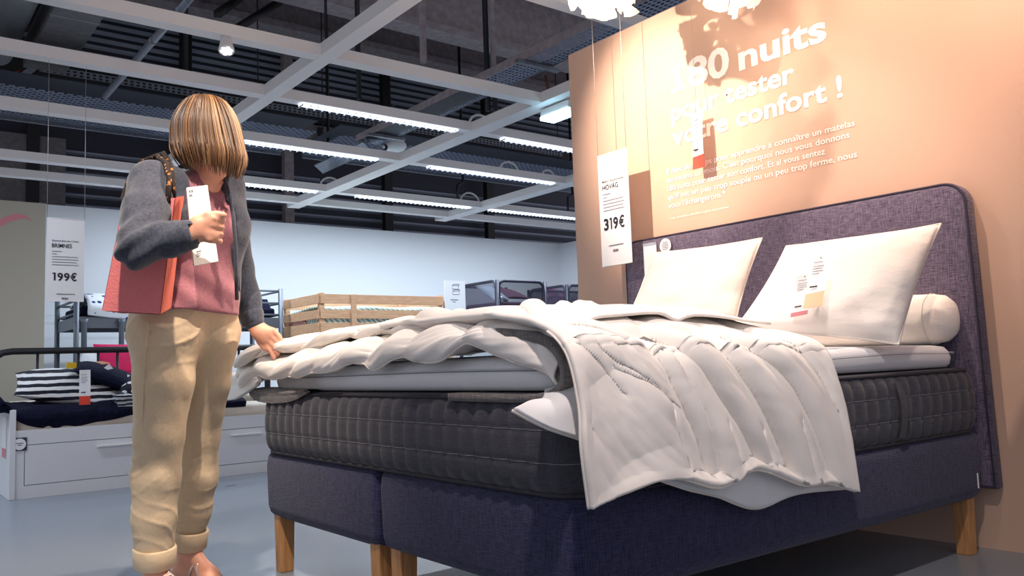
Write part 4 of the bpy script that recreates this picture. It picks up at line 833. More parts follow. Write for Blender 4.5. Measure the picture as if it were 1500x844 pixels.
# ================================================================ BUNK BEDS ALONG THE BACK WALL
def frame_bar(t, name, a, b, Y, r, m, Y2=None): return tube(name, [P(*a, 1, Y), P(*b, 1, Y2 or Y)], r, M[m], t, 6)
t = thing('metal_bunk', 'grey metal loft bunk bed with ladder rails behind the shopper', 'bunk bed', (1.5, 8.5, 0)); YF = 8.35; YB_ = 9.3
xa, xb = P(112, 445, 1, YF)[0], P(411, 425, 1, YF)[0]; zp = P(112, 472, 1, YF)[2]; zt = P(411, 424, 1, YF)[2]
for x, y in ((xa, YF), (xb, YF), (xa-0.02, YB_), (xb, YB_)): tube('post', [(x, y, 0), (x, y, zt if x > xa+.1 else zt-0.02)], 0.032, M['grey_metal'], t, 4)
for y in (YF, YB_): box('side_rail', (xa, y-0.015, zp-0.07), (xb, y+0.015, zp+0.05), M['grey_metal'], t)
for x in (xa, xb): box('end_rail', (x-0.015, YF, zp-0.07), (x+0.015, YB_, zp+0.05), M['grey_metal'], t)
for z in (zt-0.03, zt-0.18, zt-0.32):
    tube('guard_rail', [(xa+1.55, YF, z), (xb, YF, z)], 0.014, M['grey_metal'], t, 6); tube('guard_rail', [(xa, YB_, z), (xb, YB_, z)], 0.014, M['grey_metal'], t, 6)
    for x in (xa, xb): tube('guard_rail', [(x, YF, z), (x, YB_, z)], 0.014, M['grey_metal'], t, 6)
for x in (xa+1.55, xb-0.28): tube('guard_post', [(x, YF, zp), (x, YF, zt-0.03)], 0.016, M['grey_metal'], t, 6)
for px in (123, 178):
    x = P(px, 500, 1, YF-0.05)[0]; tube('ladder_side', [(x, YF-0.05, 0), (x, YF-0.05, zp-0.02), (x, YF-0.05, zp+0.02)], [0.028, 0.028, 0.045], M['grey_metal'], t, 8)
for k in range(4): xx0, xx1 = P(123, 500, 1, YF-.05)[0], P(178, 500, 1, YF-.05)[0]; tube('rung', [(xx0, YF-.05, .25+k*.27), (xx1, YF-.05, .25+k*.27)], 0.014, M['grey_metal'], t, 6)
tag(box('bunk_mattress', (xa+0.05, YF+0.05, zp+0.06), (xb-0.05, YB_-0.05, zp+0.17), M['navy_cloth'], bevel=0.03, seg=3), 'navy mattress on the grey metal bunk', 'mattress')
C = [[(x, YF+dy, zp+z_+0.03*math.sin(x*4+k)) for k, (dy, z_) in enumerate(((-0.03, 0.05), (-0.02, 0.20), (0.2, 0.33), (0.6, 0.30), (0.9, 0.18)))] for x in np.linspace(xa+0.1, xa+1.9, 8)]
G = catmull(C, 50, 30); N = gnormals(G); sg = 1 if np.mean(N[..., 2]) > 0 else -1; G = G+N*sg*(0.03*vnoise(G*4, 3))[..., None]
t = thing('printed_duvet', 'white duvet with navy splash print on the grey metal bunk', 'duvet', (1, 8.6, zp+.1)); sheet('cover', G, M['print_blue'], 0.02, t, flip=sg < 0)
pillow('printed_pillow', (xb-0.75, YB_-0.1, zp+0.36), (xb-0.2, YB_-0.1, zp+0.36), (xb-0.2, YF+0.2, zp+0.20), (xb-0.75, YF+0.2, zp+0.20), 0.13, (0, -.4, 1), M['print_blue'], 'white pillow with navy print at the right end of the metal bunk', piping=None, seed=11)
pillow('navy_cushion', (xb-0.30, YF+0.30, zp+0.30), (xb-0.05, YF+0.30, zp+0.30), (xb-0.05, YF+0.12, zp+0.12), (xb-0.35, YF+0.12, zp+0.12), 0.10, (0, -1, .4), M['navy_cloth'], 'small navy cushion beside the right post of the metal bunk', piping=None, seed=12)
# pine bunk
YW = 7.6; c0 = P(470, 430, 1, YW); zt = c0[2]; x0 = c0[0]; x1 = P(643, 440, 1, YW)[0]; YW2 = YW+0.98
t = thing('pine_bunk', 'light pine wooden bunk bed with board guard rails', 'bunk bed', (2.6, 8, 0))
for x, y in ((x0, YW), (x1, YW), (x0, YW2), (x1, YW2)): box('post', (x-0.03, y-0.03, 0), (x+0.03, y+0.03, zt), M['pine'], t, 0.004)
z_of = lambda py: P(470, py, 1, YW)[2]
for za, zb in ((z_of(446), z_of(432)), (z_of(468), z_of(455)), (z_of(490), z_of(474))):
    box('board', (x0-0.03, YW-0.05, za), (x1+0.03, YW-0.03, zb), M['pine'], t, 0.003); box('board', (x0-0.055, YW-0.03, za), (x0-0.032, YW2+0.03, zb), M['pine'], t, 0.003)
    box('board', (x0-0.03, YW2+0.03, za), (x1+0.03, YW2+0.05, zb), M['pine'], t, 0.003); box('board', (x1+0.032, YW-0.03, za), (x1+0.055, YW2+0.03, zb), M['pine'], t, 0.003)
xm_ = P(518, 450, 1, YW-0.06)[0]; box('guard_upright', (xm_-0.035, YW-0.075, z_of(492)), (xm_+0.035, YW-0.051, z_of(432)), M['pine'], t, 0.003)
xr_ = P(659, 450, 1, YW)[0]; box('side_post', (x1+0.08, YW-0.05, 0), (x1+0.16, YW+0.03, z_of(438)), M['pine'], t, 0.004)
tag(box('pine_mattress', (x0+0.01, YW+0.0, z_of(486)), (x1-0.01, YW2-0.01, z_of(460)), M['print_teal'], bevel=0.03, seg=3), 'mattress with teal zigzag cover in the pine bunk', 'mattress')
C = [[(x, YW+dy, z_of(461)+z_+0.008*math.sin(x*7+k)) for k, (dy, z_) in enumerate(((0.02, 0.0), (0.03, 0.08), (0.3, 0.11), (0.9, 0.07)))] for x in np.linspace(x0+0.02, x1-0.05, 8)]
G = catmull(C, 40, 20); sg = 1 if np.mean(gnormals(G)[..., 2]) > 0 else -1; t = thing('teal_duvet', 'white duvet with teal zigzag print lying in the pine bunk', 'duvet', (2.6, 8, z_of(464))); sheet('cover', G, M['print_teal'], 0.02, t, flip=sg < 0)
q0, q1 = P(419, 476, 0, x0-0.06), P(441, 466, 0, x0-0.06)
tag(box('red_cloth', (x0-0.02, min(q0[1], q1[1]), z_of(478)), (x0+0.04, max(q0[1], q1[1]), z_of(466)), M['print_red'], bevel=0.01), 'red zigzag printed cloth at the far end of the pine bunk', 'cloth')
# info placard on the pine bunk
q0, q1 = P(652, 451, 1, YW-0.1), P(681, 413, 1, YW-0.1)
t = thing('info_placard', 'pale upright info placard with line drawings standing at the pine bunk', 'placard', (q0[0], YW-.1, q0[2]-.3)); box('panel', (q0[0], YW-0.10, q0[2]-0.35), (q1[0], YW-0.09, q1[2]), M['sign_white'], t)
for (ax_, az) in ((667, 422), (668, 430)):
    c = P(ax_, az, 1, YW-0.101); w_, h_ = 0.05, 0.022
    tube('drawing', [c+np.array(p) for p in ((-w_, 0, -h_), (w_, 0, -h_), (w_, 0, h_), (-w_, 0, h_))], 0.0035, M['ink_soft'], t, 4, True); tube('drawing', [c+np.array(p) for p in ((-w_, 0, h_), (-w_*.5, 0, h_*1.8), (w_*1.3, 0, h_*1.8), (w_, 0, h_))], 0.0035, M['ink_soft'], t, 4)
c = P(660, 441, 1, YW-0.1005); bars(t, c, (1, 0, 0), (0, 0, 1), [(0, 0, 0.12, 0.012), (0.03, -0.025, 0.05, 0.010)], M['ink_soft'])
# black mesh bunks
def mesh_bunk(px, py, Y, L, lab, dark='dark_metal'):
    c = P(px, py, 1, Y); t = thing('mesh_bunk', lab, 'bunk bed', (c[0]+L/2, Y+.5, 0)); zt = c[2]; zl = zt-0.42; x0, x1 = c[0], c[0]+L; r = 0.022
    for x, y in ((x0, Y), (x1, Y), (x0, Y+0.97), (x1, Y+0.97)): tube('post', [(x, y, 0), (x, y, zt+0.01)], 0.028, M[dark], t, 8)
    def frame(pa, pb, n):
        d = pb-pa; k = 0.10/np.linalg.norm(d); u_ = np.array((0, 0, 1.)); pts = []
        for cx, cz, a0 in ((1-k, zt-0.10, 90), (1-k, zl+0.10, 0), (k, zl+0.10, -90), (k, zt-0.10, -180)):
            for j in range(5): a = math.radians(a0-90*j/4); pts.append(pa+d*(cx+k*math.cos(a))+u_*(cz+0.10*math.sin(a)))
        tube('frame', pts, r, M[dark], t, 8, True); MB().add(pts, [tuple(range(len(pts)))]).build('mesh_panel', M['mesh_cloth'], t)
    A, B = np.array((x0+.03, Y, 0.)), np.array((x1-.03, Y, 0.)); frame(A, B, 1); frame(np.array((x0, Y+.94, 0.)), np.array((x0, Y+.03, 0.)), 1); frame(np.array((x0+.03, Y+.97, 0.)), np.array((x1-.03, Y+.97, 0.)), 1)
    box('slat_base', (x0, Y+0.02, zl-0.03), (x1, Y+0.95, zl), M[dark], t); return x0, x1, zl, zt
a = mesh_bunk(728, 412, 8.3, P(798, 420, 1, 8.3)[0]-P(728, 412, 1, 8.3)[0], 'dark metal bunk with see-through mesh sides beside the placard')
tag(box('mesh_bunk_mattress', (a[0]+.05, 8.36, a[2]+.01), (a[1]-.05, 9.2, a[2]+.12), M['plum_cloth'], bevel=0.03), 'plum mattress inside the mesh bunk', 'mattress')
pillow('plum_pillow', (a[0]+0.25, 9.0, a[3]-0.02), (a[1]-0.12, 9.0, a[3]-0.06), (a[1]-.12, 8.5, a[2]+.18), (a[0]+.3, 8.5, a[2]+.18), 0.16, (0, -1, .5), M['plum_cloth'], 'plum pillow in plastic wrap behind the mesh of the dark bunk', piping=None, seed=13)
pillow('wrapped_pillow', (a[0]+0.04, 8.9, a[3]-0.03), (a[0]+0.32, 8.9, a[3]-0.01), (a[0]+.34, 8.45, a[2]+.15), (a[0]+.04, 8.45, a[2]+.15), 0.14, (0, -1, .5), M['plastic_film'], 'pillow in clear plastic film at the left end of the dark bunk', piping=None, seed=14)
c = P(830, 418, 1, 8.6); b = mesh_bunk(830, 419, 8.6, 1.6, 'second dark metal mesh bunk half hidden by the beige wall')
pillow('pink_pillow', P(798, 424, 1, 9.85), P(818, 424, 1, 9.85), P(822, 447, 1, 9.7), P(798, 447, 1, 9.7), 0.14, (0, -1, .5), M['print_pink'], 'pink patterned pillow between the two dark mesh bunks', piping=None, seed=15)
pillow('pink_duvet', P(812, 428, 1, 9.85), P(830, 427, 1, 9.85), P(832, 447, 1, 9.7), P(812, 447, 1, 9.7), 0.14, (0, -1, .5), M['print_pink'], 'pink patterned duvet on the second dark mesh bunk', 'duvet', piping=None, seed=16)
tag(box('display_plinth', (P(796, 450, 1, 9)[0], 9.62, 0), (8.7, 9.95, P(800, 447, 1, 9.3)[2]), M['white_wall']), 'white plinth carrying the pink bedding between the mesh bunks', 'plinth')

# ================================================================ THE SHOPPER
wm = thing('person', 'woman in grey cardigan, mauve t-shirt and rolled beige chinos bending over the bed', 'person', (-0.35, 1.72, 0))
Rb = np.array([-0.93, -0.37, 0.0]); Rb /= np.linalg.norm(Rb); Fw = np.array([0.37, -0.93, 0.0]); Fw /= np.linalg.norm(Fw); Zu = np.array([0, 0, 1.0])
SR, ER, WR = D(222, 268, 2.80), D(203, 364, 2.56), D(281, 344, 2.575)
SL, EL, WL = D(330, 274, 3.08), D(350, 395, 3.20), D(371, 474, 3.16)
HR, KR, AR = D(243, 490, 2.90), D(232, 665, 2.86), D(228, 838, 2.87)
HL, KL, AL = D(303, 490, 3.07), D(288, 650, 3.10), D(276, 806, 3.12)
NK = D(308, 250, 2.97); HC = D(300, 196, 2.95); PEL = D(272, 470, 2.98); CH = D(283, 320, 2.96); WA = D(279, 430, 2.97)
fd = Fw*0.80-Zu*0.55+CR*0.10; fd /= np.linalg.norm(fd); hs = np.cross(fd, Zu); hs /= np.linalg.norm(hs); hu = np.cross(hs, fd)   # face, head-right, head-up
B = SDF((-0.82, 1.10, -0.02), (0.06, 2.02, 1.80), 0.0052)
# trunk, neck, head
for sg in (-1, 1):
    B.chain([PEL+Rb*.06*sg, WA+Rb*.055*sg, CH+Rb*.075*sg, CH+Rb*.10*sg+Zu*.08], [.078, .072, .085, .055], .05)
B.cone(CH+Zu*.05, NK, .07, .05, .05); B.cone(NK, HC-Zu*.05, .047, .05, .03)
B.ell(HC, (hs, fd, hu), (.072, .092, .108), .02); B.cone(HC+fd*.045-hu*.03, HC+fd*.066-hu*.088, .040, .030, .025)
B.cone(HC+fd*.088+hu*.012, HC+fd*.105-hu*.022, .010, .014, .010)                                     # nose
for sg in (-1, 1):
    B.ell(HC+fd*.082+hs*.032*sg+hu*.012, (hs, fd, hu), (.014, .008, .009), .004); B.ell(HC+hs*.074*sg-hu*.012, (hs, fd, hu), (.010, .018, .030), .006)
B.cone(HC+fd*.084+hs*.02-hu*.052, HC+fd*.084-hs*.02-hu*.052, .007, .007, .006); B.cone(HC+fd*.082+hs*.015-hu*.062, HC+fd*.082-hs*.015-hu*.062, .008, .008, .005)
# arms, legs
B.chain([SR, ER, WR], [.048, .038, .026], .03); B.chain([SL, EL, WL], [.046, .036, .025], .03); B.cone(CH+Rb*.1+Zu*.08, SR, .05, .048, .04); B.cone(CH-Rb*.1+Zu*.08, SL, .05, .046, .04)
B.chain([HR, KR, KR*.55+AR*.45+(-Fw)*.012, AR], [.082, .054, .048, .032], .04); B.chain([HL, KL, KL*.55+AL*.45+(-Fw)*.012, AL], [.082, .054, .048, .032], .04); B.cone(PEL-Zu*.03, HR, .08, .08, .05); B.cone(PEL-Zu*.03, HL, .08, .08, .05)
# feet
for A in (AR, AL):
    fdir = Fw*0.92+CR*0.25; fdir[2] = 0; fdir /= np.linalg.norm(fdir); side = np.cross(fdir, Zu); g = A.copy(); g[2] = 0.034
    B.cone(A, g-fdir*.02+Zu*.012, .033, .036, .03); B.cone(g-fdir*.03, g+fdir*.10-Zu*.004, .032, .030, .03); B.cone(A-Zu*.02+fdir*.02, g+fdir*.09+Zu*.006, .032, .028, .03); B.cone(g+fdir*.09+side*.016-Zu*.008, g+fdir*.12+side*.02-Zu*.012, .024, .02, .02); B.cone(g+fdir*.08-side*.02-Zu*.008, g+fdir*.11-side*.022-Zu*.012, .023, .018, .02)
    for k in range(5): o_ = (k-2)*.0165; L_ = (.158, .160, .152, .142, .130)[k]; B.cone(g+fdir*.11+side*(-o_)-Zu*.016, g+fdir*L_+side*(-o_)-Zu*.020, .0115, .0095 if k else .012, .006)
# right hand closed round the box: knuckles to the image right, fingers folding back, thumb on top
HDR = D(300, 336, 2.58)
def fing(pts, rs): B.chain(pts, rs, .0035)
B.cone(WR, HDR-CR*.02, .027, .030, .02); B.cone(HDR-CR*.02+CU*.016, HDR+CR*.022+CU*.020, .024, .022, .02); B.cone(HDR-CR*.02-CU*.012, HDR+CR*.022-CU*.022, .024, .021, .02)
for k in range(4):
    a = HDR+CR*(.030-.003*k)+CU*(.030-.0215*k)+CF*(-.010); b = a+CR*.019+CF*.024-CU*.003; c = b+CF*.026-CR*.012; fing([HDR-CR*.004+CU*(.024-.017*k)-CF*.004, a, b, c], [.0125, .0110, .0102, .0092])
fing([HDR-CR*.012+CU*.026, HDR+CR*.012+CU*.040-CF*.004, HDR+CR*.036+CU*.044, HDR+CR*.056+CU*.042+CF*.006], [.016, .0135, .0118, .010])
# left hand reaching on to the duvet
HDL = D(381, 487, 3.16); hd = CR*.78-CU*.45-CF*.10; hd /= np.linalg.norm(hd); hsd = np.cross(hd, CF); hsd /= np.linalg.norm(hsd)
B.cone(WL, HDL, .027, .028, .02); B.cone(HDL, HDL+hd*.03+hsd*.014, .026, .022, .02); B.cone(HDL, HDL+hd*.03-hsd*.016, .026, .022, .02)
for k in range(4):
    o_ = (1.5-k)*.0205; a = HDL+hd*.042+hsd*o_; L_ = (.026, .03, .028, .022)[k]; b = a+hd*L_-CU*.010; c = b+hd*.018-CU*.020; fing([HDL+hd*.012+hsd*o_*.7, a, b, c], [.0120, .0106, .0098, .0088])
fing([HDL-hsd*.018, HDL-hsd*.034+hd*.02, HDL-hsd*.036+hd*.045-CU*.012], [.0145, .012, .0098])
sdf_obj('body', B, M['skin'], wm, 1)

# trousers
T = SDF((-0.68, 1.36, 0.04), (-0.02, 2.0, 1.12), 0.0065)
def legchain(pts): return [D(x, y, d) for x, y, d, r in pts], [r for x, y, d, r in pts]
NEAR = [(243, 492, 2.91, .112), (240, 560, 2.89, .098), (234, 640, 2.87, .079), (229, 700, 2.87, .077), (226, 760, 2.87, .071), (226, 800, 2.87, .064)]
FAR = [(303, 492, 3.05, .108), (297, 560, 3.08, .095), (290, 640, 3.11, .078), (286, 700, 3.12, .077), (280, 750, 3.12, .069), (275, 772, 3.12, .061)]
for L in (NEAR, FAR): p_, r_ = legchain(L); T.chain(p_, r_, .02)
for sg in (-1, 1): T.chain([PEL+Rb*.075*sg-Zu*.03, PEL+Rb*.065*sg+Zu*.06, WA+Rb*.055*sg+Zu*.0], [.115, .108, .100], .05)
T.ell(PEL-Fw*.05-Zu*.05, (Rb, Fw, Zu), (.15, .10, .10), .05)
T.cut(lambda X: (1.06-X[..., 2]))
nn, ff = legchain(NEAR), legchain(FAR)
kN, kF = D(232, 655, 2.86), D(288, 645, 3.1)
def tro(v):
    ph = 2.2*vnoise(v*np.array([9, 9, 5]), 23); d = 0.0025*vnoise(v*np.array([11, 11, 4]), 21)+0.0018*vnoise(np.c_[v[:, 0]*26, v[:, 1]*26, v[:, 2]*14+(v@CR)*12], 22)
    for k_ in (kN, kF):                      # drag lines behind the knee
        z = v[:, 2]-k_[2]; side = (v-k_)@CR; near = np.exp(-(((v-k_)@CF)/0.16)**2)
        d += 0.0050*(1-np.abs(np.sin((z-side*0.8)*42+ph*1.5)))**3*np.exp(-((z+0.04)/0.11)**2)*near*np.clip(0.5-side*8, 0, 1)
    z = v[:, 2]-0.90; d += 0.004*(1-np.abs(np.sin((z-((v-PEL)@CR)*0.5)*45+ph*1.5)))**3*np.exp(-(z/0.10)**2)
    d += 0.004*(1-np.abs(np.sin(v[:, 2]*45+((v-PEL)@CR)*24+ph*1.5)))**3*np.exp(-((v[:, 2]-0.26)/0.10)**2)
    return d
tr = sdf_obj('trousers', T, M['chino'], wm, 3, tro)
def cuff(c, top_, rad, wob):
    ax = (top_-c)/np.linalg.norm(top_-c); e1 = np.cross(ax, (1, 0, 0)); e1 /= np.linalg.norm(e1); e2 = np.cross(ax, e1); rings = []
    for rr, zz in ((rad-.014, -.002), (rad-.002, -.006), (rad+.003, 0.0), (rad+.005, .03), (rad+.006, .058), (rad+.002, .064), (rad-.008, .060)):
        rings.append([c+ax*(zz+wob*math.sin(a+1))+(rr+.003*math.sin(3*a))*(math.cos(a)*e1+math.sin(a)*e2) for a in np.linspace(0, 2*math.pi, 40, endpoint=False)])
    mb = MB(); mb.grid(np.swapaxes(np.array(rings), 0, 1), closed_u=True); return mb.build('cuff', M['chino'], tr, True)
cuff(D(226, 829, 2.87), D(225, 760, 2.87), .065, .004); cuff(D(275, 801, 3.12), D(280, 750, 3.12), .0625, .004)
# side seam of the near leg, pocket edge and fly
tube('side_seam', [D(x, y, d) for x, y, d in ((218, 470, 2.775), (213, 520, 2.785), (210, 580, 2.79), (208, 640, 2.80), (204, 700, 2.80), (203, 760, 2.81), (207, 800, 2.815))], 0.0022, M['chino'], tr, 5)
tube('pocket_edge', [D(x, y, d) for x, y, d in ((236, 448, 2.825), (226, 468, 2.80), (220, 490, 2.785))], 0.0022, M['chino'], tr, 5)
# t-shirt
S = SDF((-0.66, 1.28, 0.90), (-0.02, 1.86, 1.56), 0.0065)
for sg in (-1, 1): S.chain([WA+Rb*.062*sg-Zu*.055+Fw*.01, WA+Rb*.055*sg+Zu*.02, CH+Rb*.073*sg-Zu*.05, CH+Rb*.085*sg, CH+Rb*.095*sg+Zu*.085], [.114, .106, .104, .100, .066], .05)
for sg in (-1, 1): S.ell(CH+Fw*.055+Rb*.065*sg-Zu*.035, (Rb, Fw, Zu), (.065, .06, .065), .04)
S.cone(CH+Zu*.08, NK-Zu*.02-Fw*.01, .075, .058, .05); S.cone(CH+Rb*.1+Zu*.085, SR, .065, .055, .03); S.cone(CH-Rb*.1+Zu*.085, SL, .065, .055, .03)
nc = NK+Fw*.075-Zu*.015; S.ell(nc, (Rb, Fw, Zu), (.085, .085, .085), 0, True); S.ell(NK+Zu*.035, (Rb, Fw, Zu), (.066, .066, .06), 0, True)
S.cut(lambda X: (X[..., 2]-0.985-0.10*((X-WA)@(-CR))))
def shirt(v): return 0.004*vnoise(v*np.array([12, 12, 9]), 31)+0.0045*np.sin((v[:, 2]*1.0+((v-WA)@CR)*0.9)*60)*np.exp(-((v[:, 2]-1.05)/0.08)**2)+0.003*np.sin((v[:, 2]-((v-CH)@CR)*1.1)*75)*np.exp(-((v[:, 2]-1.36)/0.07)**2)
sdf_obj('t_shirt', S, M['tshirt'], wm, 2, shirt)
# cardigan, open at the front
K = SDF((-0.80, 1.14, 0.84), (0.02, 1.92, 1.56), 0.0065)
for sg in (-1, 1): K.chain([WA+Rb*.066*sg-Zu*.10-Fw*.02, WA+Rb*.06*sg+Zu*.02-Fw*.008, CH+Rb*.078*sg-Zu*.05, CH+Rb*.09*sg, CH+Rb*.10*sg+Zu*.085], [.125, .118, .116, .112, .078], .05)
K.cone(CH+Zu*.085, NK-Zu*.05-Fw*.03, .08, .06, .05)
def opening(X):
    q = X-CH; f_ = q@Fw; r_ = q@Rb; z_ = X[..., 2]
    half = np.where(z_ > 1.36, .075, np.where(z_ > 1.2, .088, .088+.5*(1.2-z_)))
    return np.maximum(np.abs(r_-0.012)-half, -(f_-0.005))      # negative inside the opened front
K.cut(opening)
K.cut(lambda X: X[..., 2]-1.0)
nkk = NK+Zu*.02; K.ell(nkk+Fw*.03, (Rb, Fw, Zu), (.078, .09, .075), 0, True)
K.cone(CH+Rb*.10+Zu*.085, SR, .076, .070, .03); K.cone(CH-Rb*.10+Zu*.085, SL, .074, .064, .03)
K.chain([SR, SR*.5+ER*.5+CF*.0, ER, ER*.45+WR*.55, WR-CR*.012], [.070, .072, .062, .054, .044], .02)
K.chain([SL, EL, EL*.4+WL*.6, WL-CU*(-.006)], [.064, .056, .047, .040], .02)
def card(v):
    d = 0.0035*vnoise(v*14, 41)
    z = (v-ER); d += 0.0075*np.sin(((v-ER)@CU*1.0-(v-ER)@CR*0.8)*85)*np.exp(-(np.linalg.norm(z, axis=1)/0.11)**2)
    d += 0.005*np.sin(((v-SR)@CU+((v-SR)@CR)*1.0)*70)*np.exp(-(np.linalg.norm(v-(SR-Zu*.08), axis=1)/0.09)**2); d += 0.004*np.sin(((v-WR)@CR)*110)*np.exp(-(np.linalg.norm(v-(WR-CR*.07), axis=1)/0.07)**2)
    return d
cd = sdf_obj('cardigan', K, M['cardigan'], wm, 2, card)
def band(a, b, ra, rb, name):
    ax = b-a; L_ = np.linalg.norm(ax); ax = ax/L_; MB().lathe(a, [(ra-.012, -.001), (ra, 0), (ra+.003, L_*.3), (rb+.003, L_*.7), (rb, L_), (rb-.012, L_+.001)], 28, ax).build(name, M['cardigan'], cd, True)
dR = (WR-ER)/np.linalg.norm(WR-ER); band(WR-dR*.055, WR+dR*.004, .049, .045, 'sleeve_cuff'); dL = (WL-EL)/np.linalg.norm(WL-EL); band(WL-dL*.05, WL+dL*.004, .044, .040, 'sleeve_cuff')
# front edge bands of the cardigan
for sgn, pts in ((1, [(328, 262, 2.98), (336, 285, 2.95), (342, 320, 2.93), (345, 360, 2.935), (346, 400, 2.95), (347, 440, 2.98)]),):
    tube('front_band', [D(*q) for q in pts], 0.007, M['cardigan'], cd, 8)
# hair: cap plus many tapered clumps falling from the crown
cap = SDF(HC-.2, HC+.2, 0.008); cap.ell(HC+hu*.012-fd*.012, (hs, fd, hu), (.088, .098, .108), 0); cap.cone(HC-fd*.05-hu*.02, HC-fd*.055-Zu*.075, .07, .05, .03)
cap.ell(HC+fd*.085-hu*.055, (hs, fd, hu), (.07, .075, .095), 0, True)
hv, hF = cap.mesh('h'); hv = smooth_mesh(hv, hF, 2); MBh = MB().add(hv, hF); cols = [(78, 50, 34)]*len(hv)
crown = HC+Zu*.130-CR*.008; rg = random.Random(5); lowpts = None
def hair_strand(az, lift, j):
    out = CR*math.cos(az)+(-CF+0*Zu)*math.sin(az); out = out-Zu*(out@Zu); out /= np.linalg.norm(out)
    facing = max(0, out@(fd-Zu*(fd@Zu))/np.linalg.norm(fd-Zu*(fd@Zu)))
    rad = .090+.013*lift+.010*facing; root = crown+out*rg.uniform(.0, .03)+CR*.0
    end_z = D(303, 250, 2.95)[2]+rg.uniform(-.020, .034)-.012*facing+(.016 if out@CR < -.5 else 0)
    top_ = HC+out*(rad*.66)+Zu*.108*(1+.06*lift); side = HC+out*(rad*1.08)+Zu*.040; low = HC+out*(rad*1.13)-Zu*.03; low[2] = HC[2]-.035
    end = HC+out*(rad*(.72+.22*rg.random()))+fd*.018; end[2] = end_z; mid_ = (low+end)/2+out*.012
    g3 = facing**3; low += fd*.03*g3; end += fd*.045*g3; mid_ += fd*.04*g3
    C_ = np.array([root+Zu*.004*lift, top_, side, low, mid_, end]); A = np.concatenate([2*C_[:1]-C_[1:2], C_, 2*C_[-1:]-C_[-2:-1]]); P_ = []
    for tt in np.linspace(0, 4.999, 15):
        i = int(tt); w_ = tt-i; p0, p1, p2, p3 = A[i], A[i+1], A[i+2], A[i+3]; P_.append(.5*(2*p1+(p2-p0)*w_+(2*p0-5*p1+4*p2-p3)*w_**2+(3*p1-p0-3*p2+p3)*w_**3))
    jit = np.array([rg.uniform(-1, 1), rg.uniform(-1, 1), 0])*.006; P_ = [p+jit*(k/14) for k, p in enumerate(P_)]
    return P_
HP = [(50, 33, 24), (70, 47, 32), (92, 64, 42), (120, 86, 56), (154, 118, 80), (184, 148, 106)]
for j in range(1150):
    az = rg.uniform(0, 2*math.pi); lf = rg.uniform(-.4, .8); pts_ = hair_strand(az, lf, j); r0 = rg.uniform(.0016, .0030); n0 = len(MBh.v)
    MBh.tube(pts_, [r0*(.6+.4*min(1, k/4))*(1 if k < 11 else (1.25-(k-10)*.24)) for k in range(15)], 4)
    tn = 0.5+0.5*float(vnoise(np.array([[az*4.5, lf*1.2, 0.3]]), 61)[0])+0.22*float(vnoise(np.array([[az*14, lf*3, 0.7]]), 62)[0])+rg.uniform(-.12, .12); k_ = min(5, max(0, int(tn*5.2))); cols += [HP[k_]]*(len(MBh.v)-n0)
ho = MBh.build('hair', M['hair'], wm, True); ca = ho.data.color_attributes.new('Col', 'FLOAT_COLOR', 'POINT'); ca.data.foreach_set('color', np.array([(*lin(c_), 1) for c_ in cols]).ravel())
# sandals with clear straps
for A in (AR, AL):
    fdir = Fw*0.92+CR*0.25; fdir[2] = 0; fdir /= np.linalg.norm(fdir); side = np.cross(fdir, Zu); g = A.copy(); g[2] = 0
    out = [(-.07, .026), (-.05, .034), (0, .034), (.06, .040), (.11, .046), (.15, .042), (.172, .02)]; pl = [g+fdir*a+side*b for a, b in out]+[g+fdir*a-side*b for a, b in out[::-1]]
    n_ = len(pl); so = MB().add([p+Zu*.001 for p in pl]+[p+Zu*.012 for p in pl], [tuple(range(n_))[::-1], tuple(range(n_, 2*n_))]+[(i, (i+1) % n_, n_+(i+1) % n_, n_+i) for i in range(n_)]).build('sandal_sole', M['strap'], wm)
    for (a0, a1, h_) in ((.09, .03, .100), (.03, .10, .094)):
        pts_ = [g+fdir*a0+side*.040+Zu*.012, g+fdir*(a0*.7+a1*.3)+side*.036+Zu*.062, g+fdir*(a0+a1)/2+Zu*h_, g+fdir*(a0*.3+a1*.7)-side*.036+Zu*.062, g+fdir*a1-side*.040+Zu*.012]
        tube('sandal_strap', pts_, 0.0045, M['clear_strap'], so, 6)
# tote bag under the right arm
t = thing('tote_bag', 'coral red fabric tote bag hanging from the shoulder under her arm', 'bag', tuple(D(200, 455, 2.80)))
def bagpatch(a, b, c, d, nb, amp, name, m):
    n_ = 24; uu, vv = np.meshgrid(np.linspace(0, 1, n_), np.linspace(0, 1, n_), indexing='ij'); a, b, c, d = (np.array(q) for q in (a, b, c, d))
    Q = ((1-uu)*(1-vv))[..., None]*a+(uu*(1-vv))[..., None]*b+(uu*vv)[..., None]*c+((1-uu)*vv)[..., None]*d
    Q = Q+nb*(amp*np.sin(math.pi*uu)*np.sin(math.pi*vv**.8)+0.006*vnoise(np.stack([uu*4, vv*3, 0*uu], -1), 51)*np.sin(math.pi*uu)*np.sin(math.pi*vv))[..., None]
    mb = MB().grid(Q); N_ = gnormals(Q); mb.grid(Q-N_*.002, flip=True); return mb.build(name, M[m], t, True)
fTL, fTR, fBR, fBL = D(181, 299, 2.665), D(256, 291, 2.70), D(234, 461, 2.70), D(150, 456, 2.665)
bTL, bTR, bBR, bBL = fTL+CF*.05+CR*.01, D(269, 288, 2.785), D(250, 452, 2.79), fBL+CF*.09+CR*.01
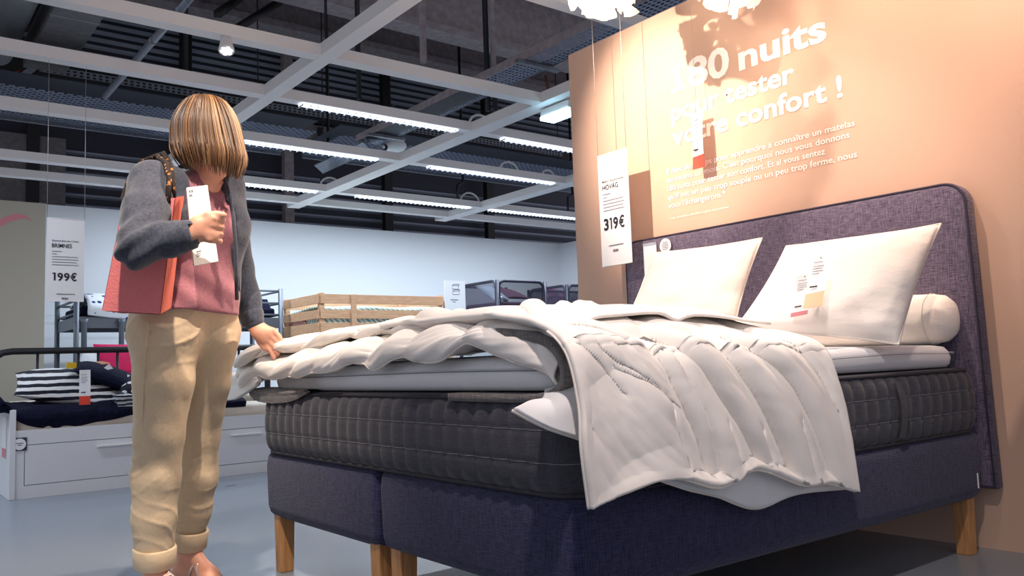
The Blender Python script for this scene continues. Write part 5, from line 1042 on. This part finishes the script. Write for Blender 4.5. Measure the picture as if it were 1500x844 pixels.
bagpatch(fTL, fTR, fBR, fBL, -CF, .014, 'front_panel', 'coral_bag'); bagpatch(fTR, bTR, bBR, fBR, CR, .004, 'gusset', 'coral_gusset_lit'); bagpatch(bTR, bTL, bBL, bBR, CF, .005, 'back_panel', 'coral_bag'); bagpatch(bTL, fTL, fBL, bBL, -CR, .01, 'gusset', 'coral_bag'); bagpatch(fBL, fBR, bBR, bBL, -CU, .006, 'bottom_panel', 'coral_bag')
tube('handle', [D(x, y, d) for x, y, d in ((186, 312, 2.69), (181, 290, 2.78), (190, 262, 2.88), (208, 238, 2.88), (230, 229, 2.85), (243, 240, 2.77), (248, 262, 2.72), (246, 298, 2.69))], 0.009, M['strap'], t, 8)
tube('handle', [D(x, y, d) for x, y, d in ((196, 312, 2.74), (200, 290, 2.82), (212, 255, 2.93), (228, 230, 2.92), (240, 226, 2.88), (250, 243, 2.80), (253, 270, 2.76), (254, 300, 2.78))], 0.009, M['strap'], t, 8)
# long white carton held against the chest
t = thing('carton', 'long slim white carton held upright against her chest', 'box', tuple(D(300, 385, 2.76)))
c4 = [D(273, 276, 2.70), D(304, 272, 2.74), D(320, 384, 2.68), D(284, 391, 2.64)]; back = (CF*.9-CR*.40); back = back/np.linalg.norm(back)*.055
MB().hexa([c4[3], c4[2], c4[2]+back, c4[3]+back, c4[0], c4[1], c4[1]+back, c4[0]+back]).build('carton_body', M['box_card'], t, bevel=0.0012)
ru = (c4[1]-c4[0])/np.linalg.norm(c4[1]-c4[0]); rd = (c4[3]-c4[0]); rl = np.linalg.norm(rd); rd /= rl; nb = np.cross(ru, -rd); nb /= np.linalg.norm(nb); nb = nb if nb@CF < 0 else -nb
bars(t, c4[0]+nb*.0012, ru, -rd, [(.006, -.018, .006, .008), (.014, -.018, .006, .008), (.006, -.032, .010, .007), (.012, -.222, .018, .004), (.012, -.229, .016, .003), (.012, -.236, .018, .003), (.034, -.232, .008, .010)], M['ink_soft'])
for k in range(7): bars(t, c4[0]+nb*.0012, ru, -rd, [(.058+.0022*k, -.245, .0012, .030)], M['ink'])
